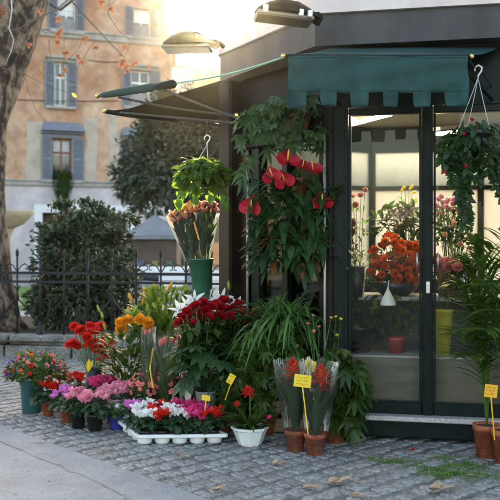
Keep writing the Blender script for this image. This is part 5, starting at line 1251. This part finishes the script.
bunch_in('dark fern on the left of the lower shelf', 360, .612, .36, ((360,322),), 'tiny', P_yel, .1, lm=L_dark, nl=150, L=.11, W=.04, lx=(347,380,300,350), vase=('pot', M_blackpot), cat='potted plant', name='potted_fern')
bunch_in('feathery green plant hanging over the upper shelf edge at the left', 356, 1.045, .40, ((356,262),), 'tiny', P_white, .1, lm=L_lite, nl=150, L=.06, W=.012, lx=(347,372,256,292), vase=('vase', M_blackpot), cat='potted plant', name='potted_asparagus')
p, Y = inb(388, 305, .22); t = thing('paper_cone', 'white paper cone hanging from the edge of the upper shelf', 'paper cone', p)
mb = MB(); n = 18; prof = [(.062,0),(.058,.025),(.035,.07),(.012,.115),(.004,.14)]; mb.lathe(prof, n=n); mb.build('cone', mat('ivory paper', (.72,.68,.58), rough=.6), t, smooth=True, local=True)
mb = MB(); mb.tube([(0,0,.13),(.005,-.01,.19)], .004, 6); mb.build('tie', M_whitep, t, local=True)

# ================================================================== leaves, petals and weeds on the paving
lv = [(176,455,.10,'thin dry leaf below the middle of the white tray'),(180,459,.09,'crumpled orange brown leaf just below the thin leaf by the tray'),(273,466,.13,'long dry leaf on the setts below the white bowl'),
 (262,478,.05,'tiny brown leaf scrap between the long leaf and the picture edge'),(303,490,.16,'pale curled leaf near the lower edge, left of the large one'),(329,485,.20,'large pale dry leaf on the setts below the guzmanias'),
 (352,497,.12,'dry leaf cut near the lower picture edge'),(430,491,.20,'pinkish dry leaf lying alone in front of the weeds'),(212,492,.14,'rusty leaf beside the asphalt edge'),(241,467,.05,'small brown leaf right of the tray leaves'),
 (274,455,.05,'small leaf tight below the left guzmania pot'),(388,458,.06,'small dry leaf among the weeds left of the palms'),(468,477,.06,'small brown leaf at the right end of the weeds'),(355,484,.05,'little leaf just right of the large pale leaf')]
for px, py, sz, lab in lv:
    b = gp(px, py); b.z = .012; mb = MB(); a = U(-.5,.5); sz *= .72
    for k, (da, L) in enumerate(((0,1),(.7,.62),(-.7,.6))): mb.leaf((0,0,0), (math.cos(a+da),math.sin(a+da)*.9,.10), sz*L, sz*.42, fold=U(.2,.5), droop=U(-.25,.1), seg=4)
    mb.tube([(0,0,0),(-math.cos(a)*sz*.35,-math.sin(a)*sz*.35,.006)], .0018, 4)
    o = mb.build('fallen_leaf', L_dry, None); o.location = b; tag(o, lab, 'leaf', 'fallen leaves on the paving')
b = gp(412, 453); mb = MB()
for k in range(3): mb.leaf((0,0,0), aim((U(-1,1),U(-1,1),.2),.2), .05, .04, fold=.3, seg=3, prof='petal')
o = mb.build('fallen_petal', P_red, None); o.location = b+V((0,0,.012)); tag(o, 'red fallen petal on the setts below the door', 'petal')
mb = MB()
for px, py, n in ((372,459,40),(383,462,50),(397,463,60),(412,463,40),(425,469,70),(440,472,90),(452,468,60),(446,459,60),(468,466,120),(459,474,80),(480,475,50),(488,470,30),(433,475,60),(444,477,60),(472,479,40),(494,478,30)):
    c = gp(px, py)
    for i in range(int(n*1.6)):
        p = c+V((random.gauss(0,.05), random.gauss(0,.035), .002)); mb.leaf(p, aim(Z*.6,.9), U(.014,.035), U(.006,.012), droop=.3, fold=.2, seg=2)
struct(mb.build('weeds', leafm('weed leaf', (.05,.13,.02), (.13,.25,.05))), 'stuff')

mb = MB()                                                     # crumbs of leaves, petals and twigs swept over the setts
for i in range(420):
    px, py = U(10,495), U(415,499)
    if random.random() < .45: px, py = U(225,495), U(445,475)
    p = gp(px, py)+V((0,0,.004)); mb.leaf(p, (U(-1,1),U(-1,1),U(0,.25)), U(.008,.03), U(.004,.014), fold=U(.1,.6), seg=2, mi=random.choice((0,0,0,1,1,2)))
struct(mb.build('litter', [L_dry, mat('dark litter', (.05,.035,.025), (.10,.07,.05), rough=.9, island=True), L_mid]), 'stuff')
